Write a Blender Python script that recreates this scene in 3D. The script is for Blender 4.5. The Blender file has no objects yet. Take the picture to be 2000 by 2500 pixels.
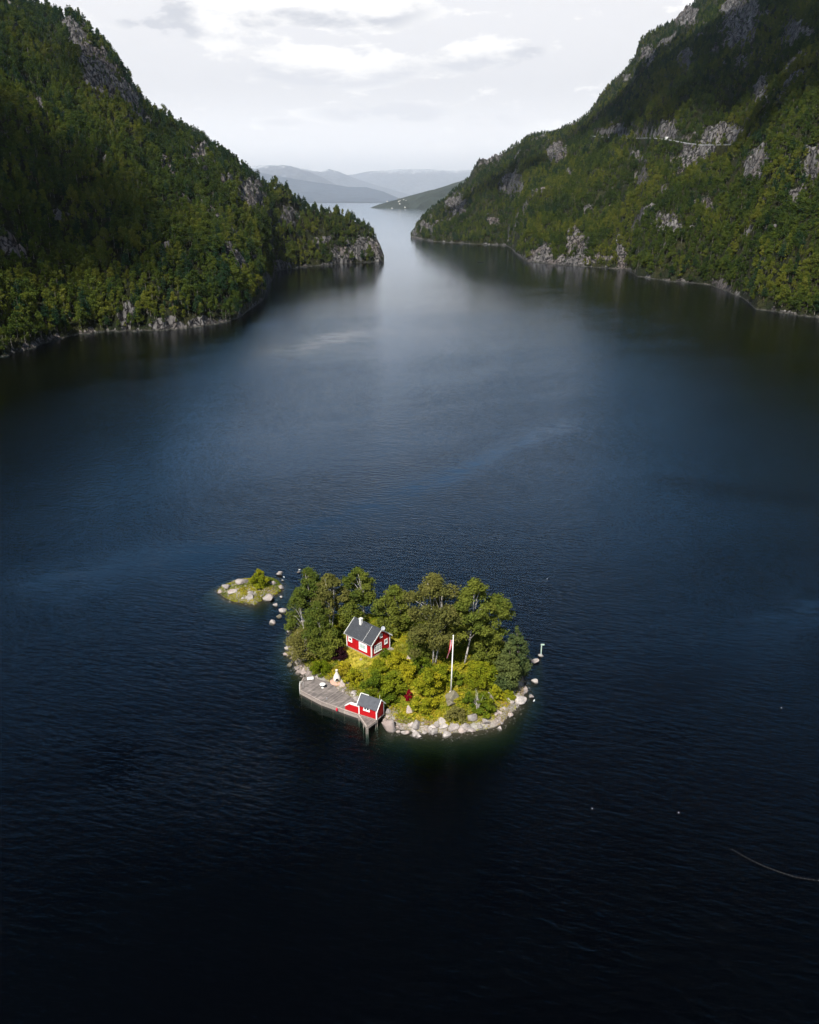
import bpy, math, random
import numpy as np
from mathutils import Vector, Matrix, Euler

R = math.radians
scene = bpy.context.scene
col = scene.collection
random.seed(7)
rng = np.random.default_rng(11)

# ------------------------------------------------------------------ camera
PITCH, FPX, CAMH = R(21.0), 2000.0, 78.0       # focal length in pixels of the 2000 x 2500 frame
cam_d = bpy.data.cameras.new('camera'); cam = bpy.data.objects.new('camera', cam_d); col.objects.link(cam)
cam_d.sensor_fit = 'VERTICAL'; cam_d.sensor_height = 36; cam_d.lens = 28.8
cam_d.clip_start = 0.5; cam_d.clip_end = 160000
cam.location = (0, 0, CAMH); cam.rotation_euler = (R(90) - PITCH, 0, 0)
scene.camera = cam

# ------------------------------------------------------------------ light
SUN_EL, SUN_AZ = 49.0, 203.0     # degrees; azimuth clockwise from +Y (the way the camera looks)
sun_dir = Vector((math.sin(R(SUN_AZ)) * math.cos(R(SUN_EL)), math.cos(R(SUN_AZ)) * math.cos(R(SUN_EL)), math.sin(R(SUN_EL))))
sd = bpy.data.lights.new('sun', 'SUN'); so = bpy.data.objects.new('sun', sd); col.objects.link(so)
sd.energy = 5.0; sd.angle = R(0.6); sd.color = (1.0, 0.95, 0.87)
so.rotation_euler = sun_dir.to_track_quat('Z', 'Y').to_euler(); so.location = (0, 0, 900)
scene.view_settings.view_transform = 'Standard'; scene.view_settings.look = 'None'
scene.view_settings.exposure = 0.78; scene.view_settings.gamma = 1; scene.view_settings.use_curve_mapping = False


class NT:
    """small wrapper that adds and wires shader nodes"""
    def __init__(s, tree): s.t = tree; s.n = tree.nodes; s.l = tree.links
    def add(s, typ, ins=None, **kw):
        n = s.n.new(typ)
        for k, v in kw.items(): setattr(n, k, v)
        for k, v in (ins or {}).items(): s.put(n.inputs[k], v)
        return n
    def put(s, sock, v):
        if isinstance(v, bpy.types.NodeSocket): s.l.new(v, sock)
        elif isinstance(v, bpy.types.Node): s.l.new(v.outputs[0], sock)
        elif isinstance(v, (tuple, list)) and len(v) == 3 and sock.type == 'RGBA': sock.default_value = (*v, 1)
        else: sock.default_value = v
    def m(s, op, a, b=None, c=None, clamp=False):
        n = s.n.new('ShaderNodeMath'); n.operation = op; n.use_clamp = clamp
        s.put(n.inputs[0], a)
        if b is not None: s.put(n.inputs[1], b)
        if c is not None: s.put(n.inputs[2], c)
        return n.outputs[0]
    def vm(s, op, a, b=None):
        n = s.n.new('ShaderNodeVectorMath'); n.operation = op
        s.put(n.inputs[0], a)
        if b is not None: s.put(n.inputs[1], b)
        return n.outputs[0]
    def mix(s, f, a, b, typ='RGBA', blend='MIX'):
        n = s.n.new('ShaderNodeMix'); n.data_type = typ
        if typ == 'RGBA': n.blend_type = blend
        i = {'RGBA': (0, 6, 7, 2), 'FLOAT': (0, 2, 3, 0)}[typ]
        s.put(n.inputs[i[0]], f); s.put(n.inputs[i[1]], a); s.put(n.inputs[i[2]], b)
        return n.outputs[i[3]]
    def ramp(s, f, stops, interp='LINEAR'):
        n = s.n.new('ShaderNodeValToRGB'); n.color_ramp.interpolation = interp
        e = n.color_ramp.elements
        while len(e) < len(stops): e.new(0.5)
        for k, (p, c) in enumerate(stops):
            e[k].position = p; e[k].color = (c, c, c, 1) if isinstance(c, (int, float)) else (*c, 1)
        s.put(n.inputs[0], f)
        return n.outputs[0]
    def rng(s, v, a, b, c=0.0, d=1.0, smooth=True):
        n = s.n.new('ShaderNodeMapRange'); n.interpolation_type = 'SMOOTHSTEP' if smooth else 'LINEAR'
        s.put(n.inputs[0], v)
        for k, x in zip((1, 2, 3, 4), (a, b, c, d)): s.put(n.inputs[k], x)
        return n.outputs[0]
    def noise(s, vec, scale, detail=3, rough=0.55, dist=0.0, out=0):
        n = s.n.new('ShaderNodeTexNoise')
        s.put(n.inputs['Vector'], vec); n.inputs['Scale'].default_value = scale
        n.inputs['Detail'].default_value = detail; n.inputs['Roughness'].default_value = rough
        n.inputs['Distortion'].default_value = dist
        return n.outputs[out]


# ------------------------------------------------------------------ sky
def build_world():
    w = bpy.data.worlds.new('World'); scene.world = w; w.use_nodes = True
    t = NT(w.node_tree); t.n.clear()
    out = t.add('ShaderNodeOutputWorld'); bg = t.add('ShaderNodeBackground', {'Strength': 0.07})
    sky = t.add('ShaderNodeTexSky', sky_type='NISHITA', sun_disc=False)
    sky.sun_elevation = R(SUN_EL); sky.sun_rotation = R(SUN_AZ); sky.altitude = 50
    sky.air_density = 1.0; sky.dust_density = 0.7; sky.ozone_density = 1.6
    d = t.add('ShaderNodeTexCoord').outputs['Generated']
    s = t.add('ShaderNodeSeparateXYZ', {0: d})
    x, y, z = s.outputs
    zc = t.m('MAXIMUM', z, 0.0)
    el = t.m('MULTIPLY', t.m('ARCSINE', zc), 57.296)
    az = t.m('MULTIPLY', t.m('ARCTAN2', x, y), 57.296)
    # the cloud deck seen in perspective, with flat bases: coordinates stretch near the horizon
    den = t.m('ADD', zc, 0.09)
    cv = t.add('ShaderNodeCombineXYZ', {0: t.m('DIVIDE', x, den), 1: t.m('DIVIDE', y, den), 2: 0.37}).outputs[0]
    ev = t.add('ShaderNodeCombineXYZ', {0: t.m('MULTIPLY', az, 0.10), 1: t.m('MULTIPLY', el, 0.27), 2: 1.7}).outputs[0]
    puff = t.noise(ev, 2.3, 9, 0.60, 0.15)
    deck = t.noise(cv, 0.8, 6, 0.55, 0.2)
    def blob(a0, e0, ra, re):
        qa = t.m('DIVIDE', t.m('SUBTRACT', az, a0), ra); qe = t.m('DIVIDE', t.m('SUBTRACT', el, e0), re)
        return t.m('EXPONENT', t.m('MULTIPLY', t.m('ADD', t.m('MULTIPLY', qa, qa), t.m('MULTIPLY', qe, qe)), -1.0))
    bl = None
    for a0, e0, ra, re, g in ((-7.5, 10.6, 7.5, 1.6, 1), (-13, 9.6, 5, .9, .7), (-4.8, 7.6, 5.2, 1.25, 1), (4.6, 8.2, 3.6, 1.1, .9), (-1.5, 5.0, 6, .9, .55), (-8, 4.4, 3, .5, .35), (5, 4.6, 5, 1.4, .35)):
        b = t.m('MULTIPLY', blob(a0, e0, ra, re), g)
        bl = b if bl is None else t.m('MAXIMUM', bl, b)
    dens = t.m('ADD', t.m('MULTIPLY', bl, 0.60), t.m('MULTIPLY', t.m('SUBTRACT', puff, 0.5), 1.5))
    cl1 = t.rng(dens, 0.14, 0.27)
    # underside: where density just below is low the cloud has its grey base
    ev2 = t.add('ShaderNodeCombineXYZ', {0: t.m('MULTIPLY', az, 0.10), 1: t.m('MULTIPLY', t.m('SUBTRACT', el, 0.9), 0.27), 2: 1.7}).outputs[0]
    puff2 = t.noise(ev2, 2.3, 9, 0.60, 0.15)
    bl2 = None
    for a0, e0, ra, re, g in ((-7.5, 11.5, 7.5, 1.6, 1), (-4.8, 8.5, 5.2, 1.25, 1), (4.6, 9.0, 3.6, 1.1, .9)):
        b = t.m('MULTIPLY', blob(a0, e0, ra, re), g)
        bl2 = b if bl2 is None else t.m('MAXIMUM', bl2, b)
    dens2 = t.m('ADD', t.m('MULTIPLY', bl2, 0.60), t.m('MULTIPLY', t.m('SUBTRACT', puff2, 0.5), 1.5))
    base = t.m('MULTIPLY', t.rng(bl, 0.10, 0.45), t.m('SUBTRACT', 1.0, t.rng(dens2, 0.0, 0.36)))
    cl2 = t.m('MULTIPLY', t.rng(deck, 0.50, 0.72), t.rng(el, 11, 20))
    # thin bright veil of high haze towards the horizon
    veil = t.m('MULTIPLY', t.rng(el, 18.5, 10.5), 0.96)
    white = t.mix(t.rng(el, -2.0, 7.0), (23.5, 22.4, 21.2), (8.9, 8.5, 8.25))
    blue = t.mix(t.rng(el, 36.0, 14.0), t.vm('MULTIPLY', sky.outputs[0], (0.06, 0.20, 0.31)), (2.4, 6.5, 12.4))
    c = t.mix(veil, blue, white)
    cloudc = t.mix(base, t.mix(t.rng(el, 0.0, 8.0), (17.0, 16.4, 15.8), (10.9, 10.5, 10.0)), t.mix(t.rng(el, 2.0, 11.0), (10.5, 10.2, 10.2), (5.9, 5.9, 6.2)))
    c = t.mix(t.m('MULTIPLY', cl1, 0.92), c, cloudc)
    c = t.mix(t.m('MULTIPLY', cl2, 0.10), c, (4.6, 4.7, 5.0))
    t.put(bg.inputs['Color'], c); t.l.new(bg.outputs[0], out.inputs['Surface'])


build_world()
scene.cycles.volume_bounces = 8
scene.cycles.max_bounces = 10; scene.cycles.diffuse_bounces = 3; scene.cycles.glossy_bounces = 3
scene.cycles.transparent_max_bounces = 8; scene.cycles.transmission_bounces = 3
scene.cycles.sample_clamp_indirect = 6
scene.cycles.use_denoising = True
try: scene.cycles.denoising_prefilter = 'ACCURATE'
except Exception: pass
scene.cycles.caustics_reflective = False; scene.cycles.caustics_refractive = False


# ------------------------------------------------------------------ helpers
def ray(px, py):
    u = (px - 1000) / FPX; v = (1250 - py) / FPX
    return u, math.cos(PITCH) + v * math.sin(PITCH), -math.sin(PITCH) + v * math.cos(PITCH)
def gp(px, py, z=0.0):
    d = ray(px, py); t = (z - CAMH) / d[2]
    return Vector((d[0] * t, d[1] * t, z))
def azel(px, py):
    d = ray(px, py)
    return math.degrees(math.atan2(d[0], d[1])), math.degrees(math.atan2(d[2], math.hypot(d[0], d[1])))
def project(x, y, z):
    zz = z - CAMH
    fwd = y * math.cos(PITCH) - zz * math.sin(PITCH); up = y * math.sin(PITCH) + zz * math.cos(PITCH)
    return 1000 + FPX * x / fwd, 1250 - FPX * up / fwd
def height_at(px, py, Y):
    d = ray(px, py); return CAMH + d[2] / d[1] * Y

def _h(ix, iy, iz, seed):
    n = (ix * 374761393 + iy * 668265263 + iz * 2147483647 + seed * 1274126177) & 0xffffffff
    n = ((n ^ (n >> 13)) * 1274126177) & 0xffffffff
    return ((n ^ (n >> 16)) & 0xffff) / 65535.0
def vnoise(x, y, z=None, seed=0):
    x = np.asarray(x, float); y = np.asarray(y, float); z = np.zeros_like(x) if z is None else np.asarray(z, float)
    xi, yi, zi = np.floor(x).astype(np.int64), np.floor(y).astype(np.int64), np.floor(z).astype(np.int64)
    fx, fy, fz = x - xi, y - yi, z - zi
    fx, fy, fz = fx * fx * (3 - 2 * fx), fy * fy * (3 - 2 * fy), fz * fz * (3 - 2 * fz)
    r = 0
    for a in (0, 1):
        for b in (0, 1):
            for c in (0, 1):
                r = r + _h(xi + a, yi + b, zi + c, seed) * (fx if a else 1 - fx) * (fy if b else 1 - fy) * (fz if c else 1 - fz)
    return r * 2 - 1
def fbm(x, y, z=None, octv=4, seed=0, rough=0.5):
    a, s, r = 1.0, 0.0, 0.0
    for k in range(octv):
        f = 2 ** k
        r = r + a * vnoise(np.asarray(x) * f, np.asarray(y) * f, None if z is None else np.asarray(z) * f, seed + k); s += a; a *= rough
    return r / s
def sstep(a, b, x):
    t = np.clip((np.asarray(x, float) - a) / (b - a), 0, 1); return t * t * (3 - 2 * t)

def tag(o, label=None, cat=None, group=None, kind=None):
    if label: o['label'] = label
    if cat: o['category'] = cat
    if group: o['group'] = group
    if kind: o['kind'] = kind
    return o
def empty(name, loc=(0, 0, 0), rz=0.0, **kw):
    o = bpy.data.objects.new(name, None); o.location = loc; o.rotation_euler = (0, 0, rz)
    o.empty_display_size = 0.3; col.objects.link(o); tag(o, **kw); return o
def mesh_np(name, V, F, mat, smooth=False):
    """mesh from numpy vertices and a (n,3) or (n,4) face array"""
    V = np.asarray(V, np.float32); F = np.asarray(F, np.int32); k = F.shape[1]
    me = bpy.data.meshes.new(name)
    me.vertices.add(len(V)); me.vertices.foreach_set('co', V.ravel())
    me.loops.add(F.size); me.loops.foreach_set('vertex_index', F.ravel())
    me.polygons.add(len(F)); me.polygons.foreach_set('loop_start', np.arange(0, F.size, k, dtype=np.int32))
    me.polygons.foreach_set('use_smooth', np.full(len(F), smooth, dtype=bool))
    me.update(calc_edges=True); me.materials.append(mat)
    return me
def obj(name, me, parent=None, loc=None, **kw):
    o = bpy.data.objects.new(name, me); col.objects.link(o)
    if parent is not None: o.parent = parent
    if loc is not None: o.location = loc
    tag(o, **kw); return o

class MB:
    def __init__(s): s.v = []; s.f = []
    def poly(s, pts, faces):
        n = len(s.v); s.v += [tuple(p) for p in pts]; s.f += [tuple(n + i for i in f) for f in faces]
    def box(s, a, b):
        x0, y0, z0 = (min(p, q) for p, q in zip(a, b)); x1, y1, z1 = (max(p, q) for p, q in zip(a, b))
        s.hexa([(x0, y0, z0), (x1, y0, z0), (x1, y1, z0), (x0, y1, z0)], [(x0, y0, z1), (x1, y0, z1), (x1, y1, z1), (x0, y1, z1)])
    def hexa(s, lo, hi):
        n = len(lo); s.poly(lo + hi, [tuple(reversed(range(n))), tuple(range(n, 2 * n))] + [(i, (i + 1) % n, n + (i + 1) % n, n + i) for i in range(n)])
    def bar(s, p, q, w, h, up=(0, 0, 1)):
        p, q = Vector(p), Vector(q); d = (q - p).normalized(); up = Vector(up)
        sx = d.cross(up).normalized() * w / 2; uz = sx.cross(d).normalized() * h / 2
        s.hexa([tuple(p - sx - uz), tuple(p + sx - uz), tuple(p + sx + uz), tuple(p - sx + uz)],
               [tuple(q - sx - uz), tuple(q + sx - uz), tuple(q + sx + uz), tuple(q - sx + uz)])
    def tube(s, pts, rad, n=8, cap=True):
        pts = [Vector(p) for p in pts]; base = len(s.v); rings = len(pts)
        for i, p in enumerate(pts):
            d = (pts[min(i + 1, rings - 1)] - pts[max(i - 1, 0)]).normalized()
            a = d.cross(Vector((0.13, 0.97, 0.2))).normalized(); b = d.cross(a)
            r = rad[i] if isinstance(rad, (list, tuple)) else rad
            for k in range(n):
                t = 2 * math.pi * k / n; s.v.append(tuple(p + a * math.cos(t) * r + b * math.sin(t) * r))
        for i in range(rings - 1):
            for k in range(n):
                s.f.append((base + i * n + k, base + i * n + (k + 1) % n, base + (i + 1) * n + (k + 1) % n, base + (i + 1) * n + k))
        if cap: s.f += [tuple(base + k for k in reversed(range(n))), tuple(base + (rings - 1) * n + k for k in range(n))]
    def lathe(s, c, prof, n=16):
        """prof: (radius, z) from the bottom up"""
        base = len(s.v)
        for r, z in prof:
            for k in range(n):
                t = 2 * math.pi * k / n; s.v.append((c[0] + r * math.cos(t), c[1] + r * math.sin(t), c[2] + z))
        for i in range(len(prof) - 1):
            for k in range(n):
                s.f.append((base + i * n + k, base + i * n + (k + 1) % n, base + (i + 1) * n + (k + 1) % n, base + (i + 1) * n + k))
        s.f += [tuple(base + k for k in reversed(range(n))), tuple(base + (len(prof) - 1) * n + k for k in range(n))]
    def build(s, name, mat, parent=None, smooth=False, bevel=0.0, **kw):
        me = bpy.data.meshes.new(name); me.from_pydata(s.v, [], s.f); me.materials.append(mat)
        if smooth:
            me.polygons.foreach_set('use_smooth', np.ones(len(me.polygons), bool))
        o = obj(name, me, parent, **kw)
        if bevel:
            b = o.modifiers.new('bevel', 'BEVEL'); b.width = bevel; b.segments = 2; b.limit_method = 'ANGLE'
        return o


# ------------------------------------------------------------------ materials
def mat(name):
    m = bpy.data.materials.new(name); m.use_nodes = True; t = NT(m.node_tree); t.n.clear()
    return m, t, t.add('ShaderNodeOutputMaterial')
def coord(t, kind='Object'): return t.add('ShaderNodeTexCoord').outputs[kind]
def pos(t): return t.add('ShaderNodeNewGeometry').outputs['Position']

def paint(name, c, rough=0.55, vary=0.12, scale=3.0, bump=0.0, board=None, spec=0.4):
    m, t, out = mat(name)
    p = coord(t)
    n = t.noise(p, scale, 5, 0.6)
    cc = t.mix(t.m('MULTIPLY', t.rng(n, .35, .75), vary), c, tuple(x * 0.45 for x in c))
    b = t.add('ShaderNodeBsdfPrincipled', {'Base Color': cc, 'Roughness': rough, 'Specular IOR Level': spec})
    if board:     # narrow upright cladding boards
        s = t.add('ShaderNodeSeparateXYZ', {0: p}); w = t.m('ADD', s.outputs[0], s.outputs[1])
        saw = t.m('FRACT', t.m('DIVIDE', w, board)); gap = t.rng(t.m('ABSOLUTE', t.m('SUBTRACT', saw, 0.5)), 0.40, 0.5)
        bp = t.add('ShaderNodeBump', {'Strength': 0.9, 'Distance': 0.02, 'Height': t.m('SUBTRACT', 1.0, gap)})
        t.put(b.inputs['Normal'], bp)
        t.put(b.inputs['Base Color'], t.mix(t.m('MULTIPLY', gap, 0.45), cc, tuple(x * 0.3 for x in c)))
    elif bump:
        t.put(b.inputs['Normal'], t.add('ShaderNodeBump', {'Strength': bump, 'Distance': 0.03, 'Height': t.noise(p, scale * 6, 5)}))
    t.l.new(b.outputs[0], out.inputs[0]); return m

def leaf_mat(name, cols, trans=0.28, patch=0.02, hue=0.5):
    """foliage: colour differs from tree to tree, from patch to patch and from leaf clump to leaf clump"""
    m, t, out = mat(name)
    oi = t.add('ShaderNodeObjectInfo'); p = pos(t)
    rnd = oi.outputs['Random']
    big = t.noise(p, patch, 2, 0.5)
    f = t.m('ADD', t.m('MULTIPLY', rnd, 0.50), t.m('MULTIPLY', t.rng(big, .32, .68), 0.50))
    k = len(cols)
    c = t.ramp(f, [(0.08 + 0.84 * i / (k - 1), cc) for i, cc in enumerate(cols)])
    fine = t.noise(p, 0.9, 3, 0.6)
    c = t.mix(t.rng(fine, .42, .72), c, t.mix(0.5, c, cols[-1]))
    vv = t.m('ADD', 0.72, t.m('MULTIPLY', t.noise(p, 2.3, 2, 0.5), 0.56))
    c = t.vm('SCALE', c); c.node.inputs[3].default_value = 1; t.put(c.node.inputs[3], vv)
    d = t.add('ShaderNodeBsdfDiffuse', {'Color': c}); tr = t.add('ShaderNodeBsdfTranslucent', {'Color': c})
    mx = t.add('ShaderNodeMixShader', {0: trans, 1: d.outputs[0], 2: tr.outputs[0]})
    t.l.new(mx.outputs[0], out.inputs[0]); return m

def rock_nodes(t, p, scale=1.0, tint=(0.34, 0.315, 0.31), dark=(0.10, 0.095, 0.10)):
    n1 = t.noise(p, 0.35 * scale, 6, 0.62, 0.4); n2 = t.noise(p, 2.2 * scale, 5, 0.65)
    c = t.mix(t.rng(n1, .35, .65), tint, tuple(0.62 * x for x in tint))
    c = t.mix(t.m('MULTIPLY', t.rng(n2, .5, .75), .6), c, dark)
    warm = t.noise(p, 0.12 * scale, 3, 0.5)
    return t.mix(t.m('MULTIPLY', t.rng(warm, .45, .68), .30), c, tuple(x * y for x, y in zip(tint, (0.95, 0.66, 0.56)))), n1, n2

def boulder_mat(name, tint, dark):
    m, t, out = mat(name)
    oi = t.add('ShaderNodeObjectInfo'); p = t.vm('ADD', coord(t), t.vm('SCALE', oi.outputs['Location']))
    c, n1, n2 = rock_nodes(t, p, 2.4, tint, dark)
    v = t.m('ADD', 0.72, t.m('MULTIPLY', oi.outputs['Random'], 0.5))
    c = t.vm('SCALE', c); t.put(c.node.inputs[3], v)
    wet = t.rng(t.add('ShaderNodeSeparateXYZ', {0: pos(t)}).outputs[2], 0.28, 0.10)   # tide stain at the waterline
    c = t.mix(t.m('MULTIPLY', wet, 0.8), c, (0.035, 0.034, 0.028))
    b = t.add('ShaderNodeBsdfPrincipled', {'Base Color': c, 'Roughness': 0.85, 'Specular IOR Level': 0.25})
    t.put(b.inputs['Normal'], t.add('ShaderNodeBump', {'Strength': 0.7, 'Distance': 0.08, 'Height': n2}))
    t.l.new(b.outputs[0], out.inputs[0]); return m

def hill_mat(name, far=0):
    m, t, out = mat(name)
    p = pos(t)
    rockw = t.add('ShaderNodeAttribute', attribute_name='rock').outputs['Fac']
    s = t.add('ShaderNodeSeparateXYZ', {0: p})
    ps = t.add('ShaderNodeCombineXYZ', {0: s.outputs[0], 1: s.outputs[1], 2: t.m('MULTIPLY', s.outputs[2], 0.28)}).outputs[0]
    c, n1, n2 = rock_nodes(t, ps, 0.22, (0.135, 0.128, 0.125), (0.02, 0.019, 0.020))
    pale = t.rng(t.noise(ps, 0.16, 5, .7), .52, .72)
    c = t.mix(t.m('MULTIPLY', pale, .5), c, (0.24, 0.23, 0.225))
    vo = t.add('ShaderNodeTexVoronoi', {'Vector': t.vm('ADD', ps, t.vm('SCALE', t.noise(ps, 0.2, 4, .6, 0, 1))), 'Scale': 0.19}, feature='DISTANCE_TO_EDGE')
    vo.inputs['Vector'].links[0].from_node.inputs[1].links[0].from_node.inputs[3].default_value = 9.0
    crk = t.rng(vo.outputs[0], 0.0, 0.13)
    c = t.mix(crk, (0.012, 0.011, 0.013), c)  # crack lines near black, crevice shade put into the rock colour
    moss = t.noise(p, 0.16, 4, .6)
    g = t.mix(t.rng(t.noise(p, 0.05, 3, .6), .35, .65), (0.010, 0.015, 0.005), (0.024, 0.025, 0.008))
    k = t.rng(t.m('ADD', rockw, t.m('MULTIPLY', t.m('SUBTRACT', moss, .5), .9)), .38, .56)
    cc = t.mix(k, g, c)
    cc = t.mix(t.m('MULTIPLY', t.rng(s.outputs[2], 1.1, 0.3), 0.75), cc, (0.05, 0.047, 0.04))
    b = t.add('ShaderNodeBsdfPrincipled', {'Base Color': cc, 'Roughness': 0.9, 'Specular IOR Level': 0.15})
    t.put(b.inputs['Normal'], t.add('ShaderNodeBump', {'Strength': 1.0, 'Distance': 2.2, 'Height': t.m('ADD', t.m('ADD', t.noise(ps, 0.3, 8, .72), t.m('MULTIPLY', crk, 0.8)), t.m('MULTIPLY', n2, 0.3))}))
    t.l.new(b.outputs[0], out.inputs[0]); return m

def far_mat(name, base, snow_z=None):
    m, t, out = mat(name)
    p = pos(t); z = t.add('ShaderNodeSeparateXYZ', {0: p}).outputs[2]
    n = t.noise(p, 0.004, 8, 0.65)
    c = t.mix(t.rng(n, .35, .65), base, tuple(x * 0.5 for x in base))
    if snow_z:
        k = t.m('MULTIPLY', t.rng(t.m('ADD', z, t.m('MULTIPLY', t.m('SUBTRACT', t.noise(p, 0.002, 6, .7), .5), snow_z * 1.1)), snow_z, snow_z * 1.12), t.rng(t.noise(p, 0.006, 5, .7), .40, .56))
        c = t.mix(k, c, (0.8, 0.8, 0.8))
    b = t.add('ShaderNodeBsdfPrincipled', {'Base Color': c, 'Roughness': 0.9, 'Specular IOR Level': 0.1})
    t.put(b.inputs['Normal'], t.add('ShaderNodeBump', {'Strength': 1.0, 'Distance': 40.0, 'Height': t.noise(p, 0.006, 8, .6)}))
    t.l.new(b.outputs[0], out.inputs[0]); return m

def water_mat():
    m, t, out = mat('fjord_water')
    p = pos(t)
    s = t.add('ShaderNodeSeparateXYZ', {0: p})
    # wind on the water: broad ruffled and calm areas, and a few long slicks
    gust = t.noise(t.vm('MULTIPLY', p, (0.006, 0.0035, 0)), 1.0, 4, 0.6, 0.6)
    rot = t.vm('MULTIPLY', t.add('ShaderNodeVectorRotate', {'Vector': p, 'Angle': R(-24)}).outputs[0], (0.0035, 0.022, 0))
    streak = t.noise(rot, 1.0, 3, 0.55, 0.8)
    def slick(x0, y0, x1, y1, w):
        a, b = gp(x0, y0), gp(x1, y1); d = (b - a); L = d.length; d.normalize()
        wob = t.m('MULTIPLY', t.m('SUBTRACT', t.noise(p, 0.03, 3), .5), w * 3.0)
        al = t.add('ShaderNodeVectorMath', {0: t.vm('SUBTRACT', p, tuple(a)), 1: tuple(d)}, operation='DOT_PRODUCT').outputs['Value']
        ac = t.add('ShaderNodeVectorMath', {0: t.vm('SUBTRACT', p, tuple(a)), 1: (-d.y, d.x, 0)}, operation='DOT_PRODUCT').outputs['Value']
        bend = t.m('MULTIPLY', t.m('MULTIPLY', t.m('DIVIDE', al, L), t.m('SUBTRACT', 1.0, t.m('DIVIDE', al, L))), L * 0.10)
        ac = t.m('DIVIDE', t.m('ADD', t.m('ADD', ac, wob), bend), w)
        g = t.m('EXPONENT', t.m('MULTIPLY', t.m('MULTIPLY', ac, ac), -1.0))
        return t.m('MULTIPLY', g, t.m('MULTIPLY', t.rng(al, -0.12 * L, 0.2 * L), t.rng(al, 1.12 * L, 0.75 * L)))
    def many(rows):
        r_ = None
        for q in rows:
            k = slick(*q); r_ = k if r_ is None else t.m('MAXIMUM', r_, k)
        return r_
    sl = many(((20, 1450, 640, 1335, 8.0), (1480, 1700, 2080, 1440, 7.0)))
    slc = many(((640, 1330, 1420, 1010, 6.0), (640, 870, 900, 800, 14.0)))
    brk = t.rng(t.noise(t.vm('MULTIPLY', p, (0.10, 0.32, 0)), 1.0, 5, 0.75, 1.0), 0.34, 0.60)
    sl = t.m('MULTIPLY', sl, brk); slc = t.m('MULTIPLY', slc, brk)
    ruff = t.m('ADD', t.m('ADD', 0.62, t.m('MULTIPLY', t.rng(gust, .3, .7), 0.45)), t.m('ADD', t.m('MULTIPLY', t.rng(streak, .42, .62), 0.22), t.m('ADD', t.m('MULTIPLY', t.m('MAXIMUM', sl, slc), -0.82), t.m('MULTIPLY', many(((1590, 1165, 2100, 1230, 7.0), (300, 1830, 900, 1960, 9.0))), 0.7))))
    ruff = t.m('MULTIPLY', ruff, t.rng(s.outputs[1], 230.0, 1000.0, 1.0, 0.17))
    w1 = t.add('ShaderNodeVectorRotate', {'Vector': p, 'Angle': R(18)}).outputs[0]
    h1 = t.noise(t.vm('MULTIPLY', w1, (0.42, 1.05, 0)), 1.0, 3, 0.5, 0.35)       # metre-long wind waves
    h2 = t.noise(t.vm('MULTIPLY', w1, (1.3, 2.6, 0)), 1.0, 3, 0.55, 0.2)          # ripples
    h3 = t.noise(t.vm('MULTIPLY', p, (0.07, 0.13, 0)), 1.0, 2, 0.5)
    h = t.m('ADD', t.m('ADD', t.m('MULTIPLY', h1, 1.5), t.m('MULTIPLY', h2, 0.5)), t.m('MULTIPLY', h3, 1.2))
    bump = t.add('ShaderNodeBump', {'Strength': 1.0, 'Distance': t.m('MAXIMUM', t.m('MULTIPLY', ruff, 0.115), 0.002), 'Height': h})
    fa = t.add('ShaderNodeFresnel', {'IOR': 1.333, 'Normal': bump.outputs[0]}); fb = t.add('ShaderNodeFresnel', {'IOR': 1.333})
    fr = t.add('ShaderNodeMath', {0: t.m('MULTIPLY', fa.outputs[0], 0.55), 1: t.m('MULTIPLY', fb.outputs[0], 0.45)}, operation='ADD')
    gl = t.add('ShaderNodeBsdfGlossy', {'Color': (0.90, 0.95, 1.0), 'Roughness': t.m('ADD', t.rng(s.outputs[1], 300.0, 1000.0, 0.07, 0.10), 0.0), 'Normal': bump.outputs[0]})
    tr = t.add('ShaderNodeBsdfTransparent', {'Color': (0.95, 0.97, 0.96)})
    mx = t.add('ShaderNodeMixShader', {0: fr.outputs[0], 1: tr.outputs[0], 2: gl.outputs[0]})
    t.l.new(mx.outputs[0], out.inputs['Surface'])
    va = t.add('ShaderNodeVolumeAbsorption', {'Color': (0.42, 0.66, 0.62), 'Density': 1.4})
    t.l.new(va.outputs[0], out.inputs['Volume'])
    return m

def bed_mat():
    m, t, out = mat('lake_bed')
    n = t.noise(pos(t), 0.08, 5, .6)
    c = t.mix(t.rng(n, .4, .6), (0.010, 0.016, 0.018), (0.006, 0.010, 0.012))
    b = t.add('ShaderNodeBsdfDiffuse', {'Color': c}); t.l.new(b.outputs[0], out.inputs[0]); return m

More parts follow.
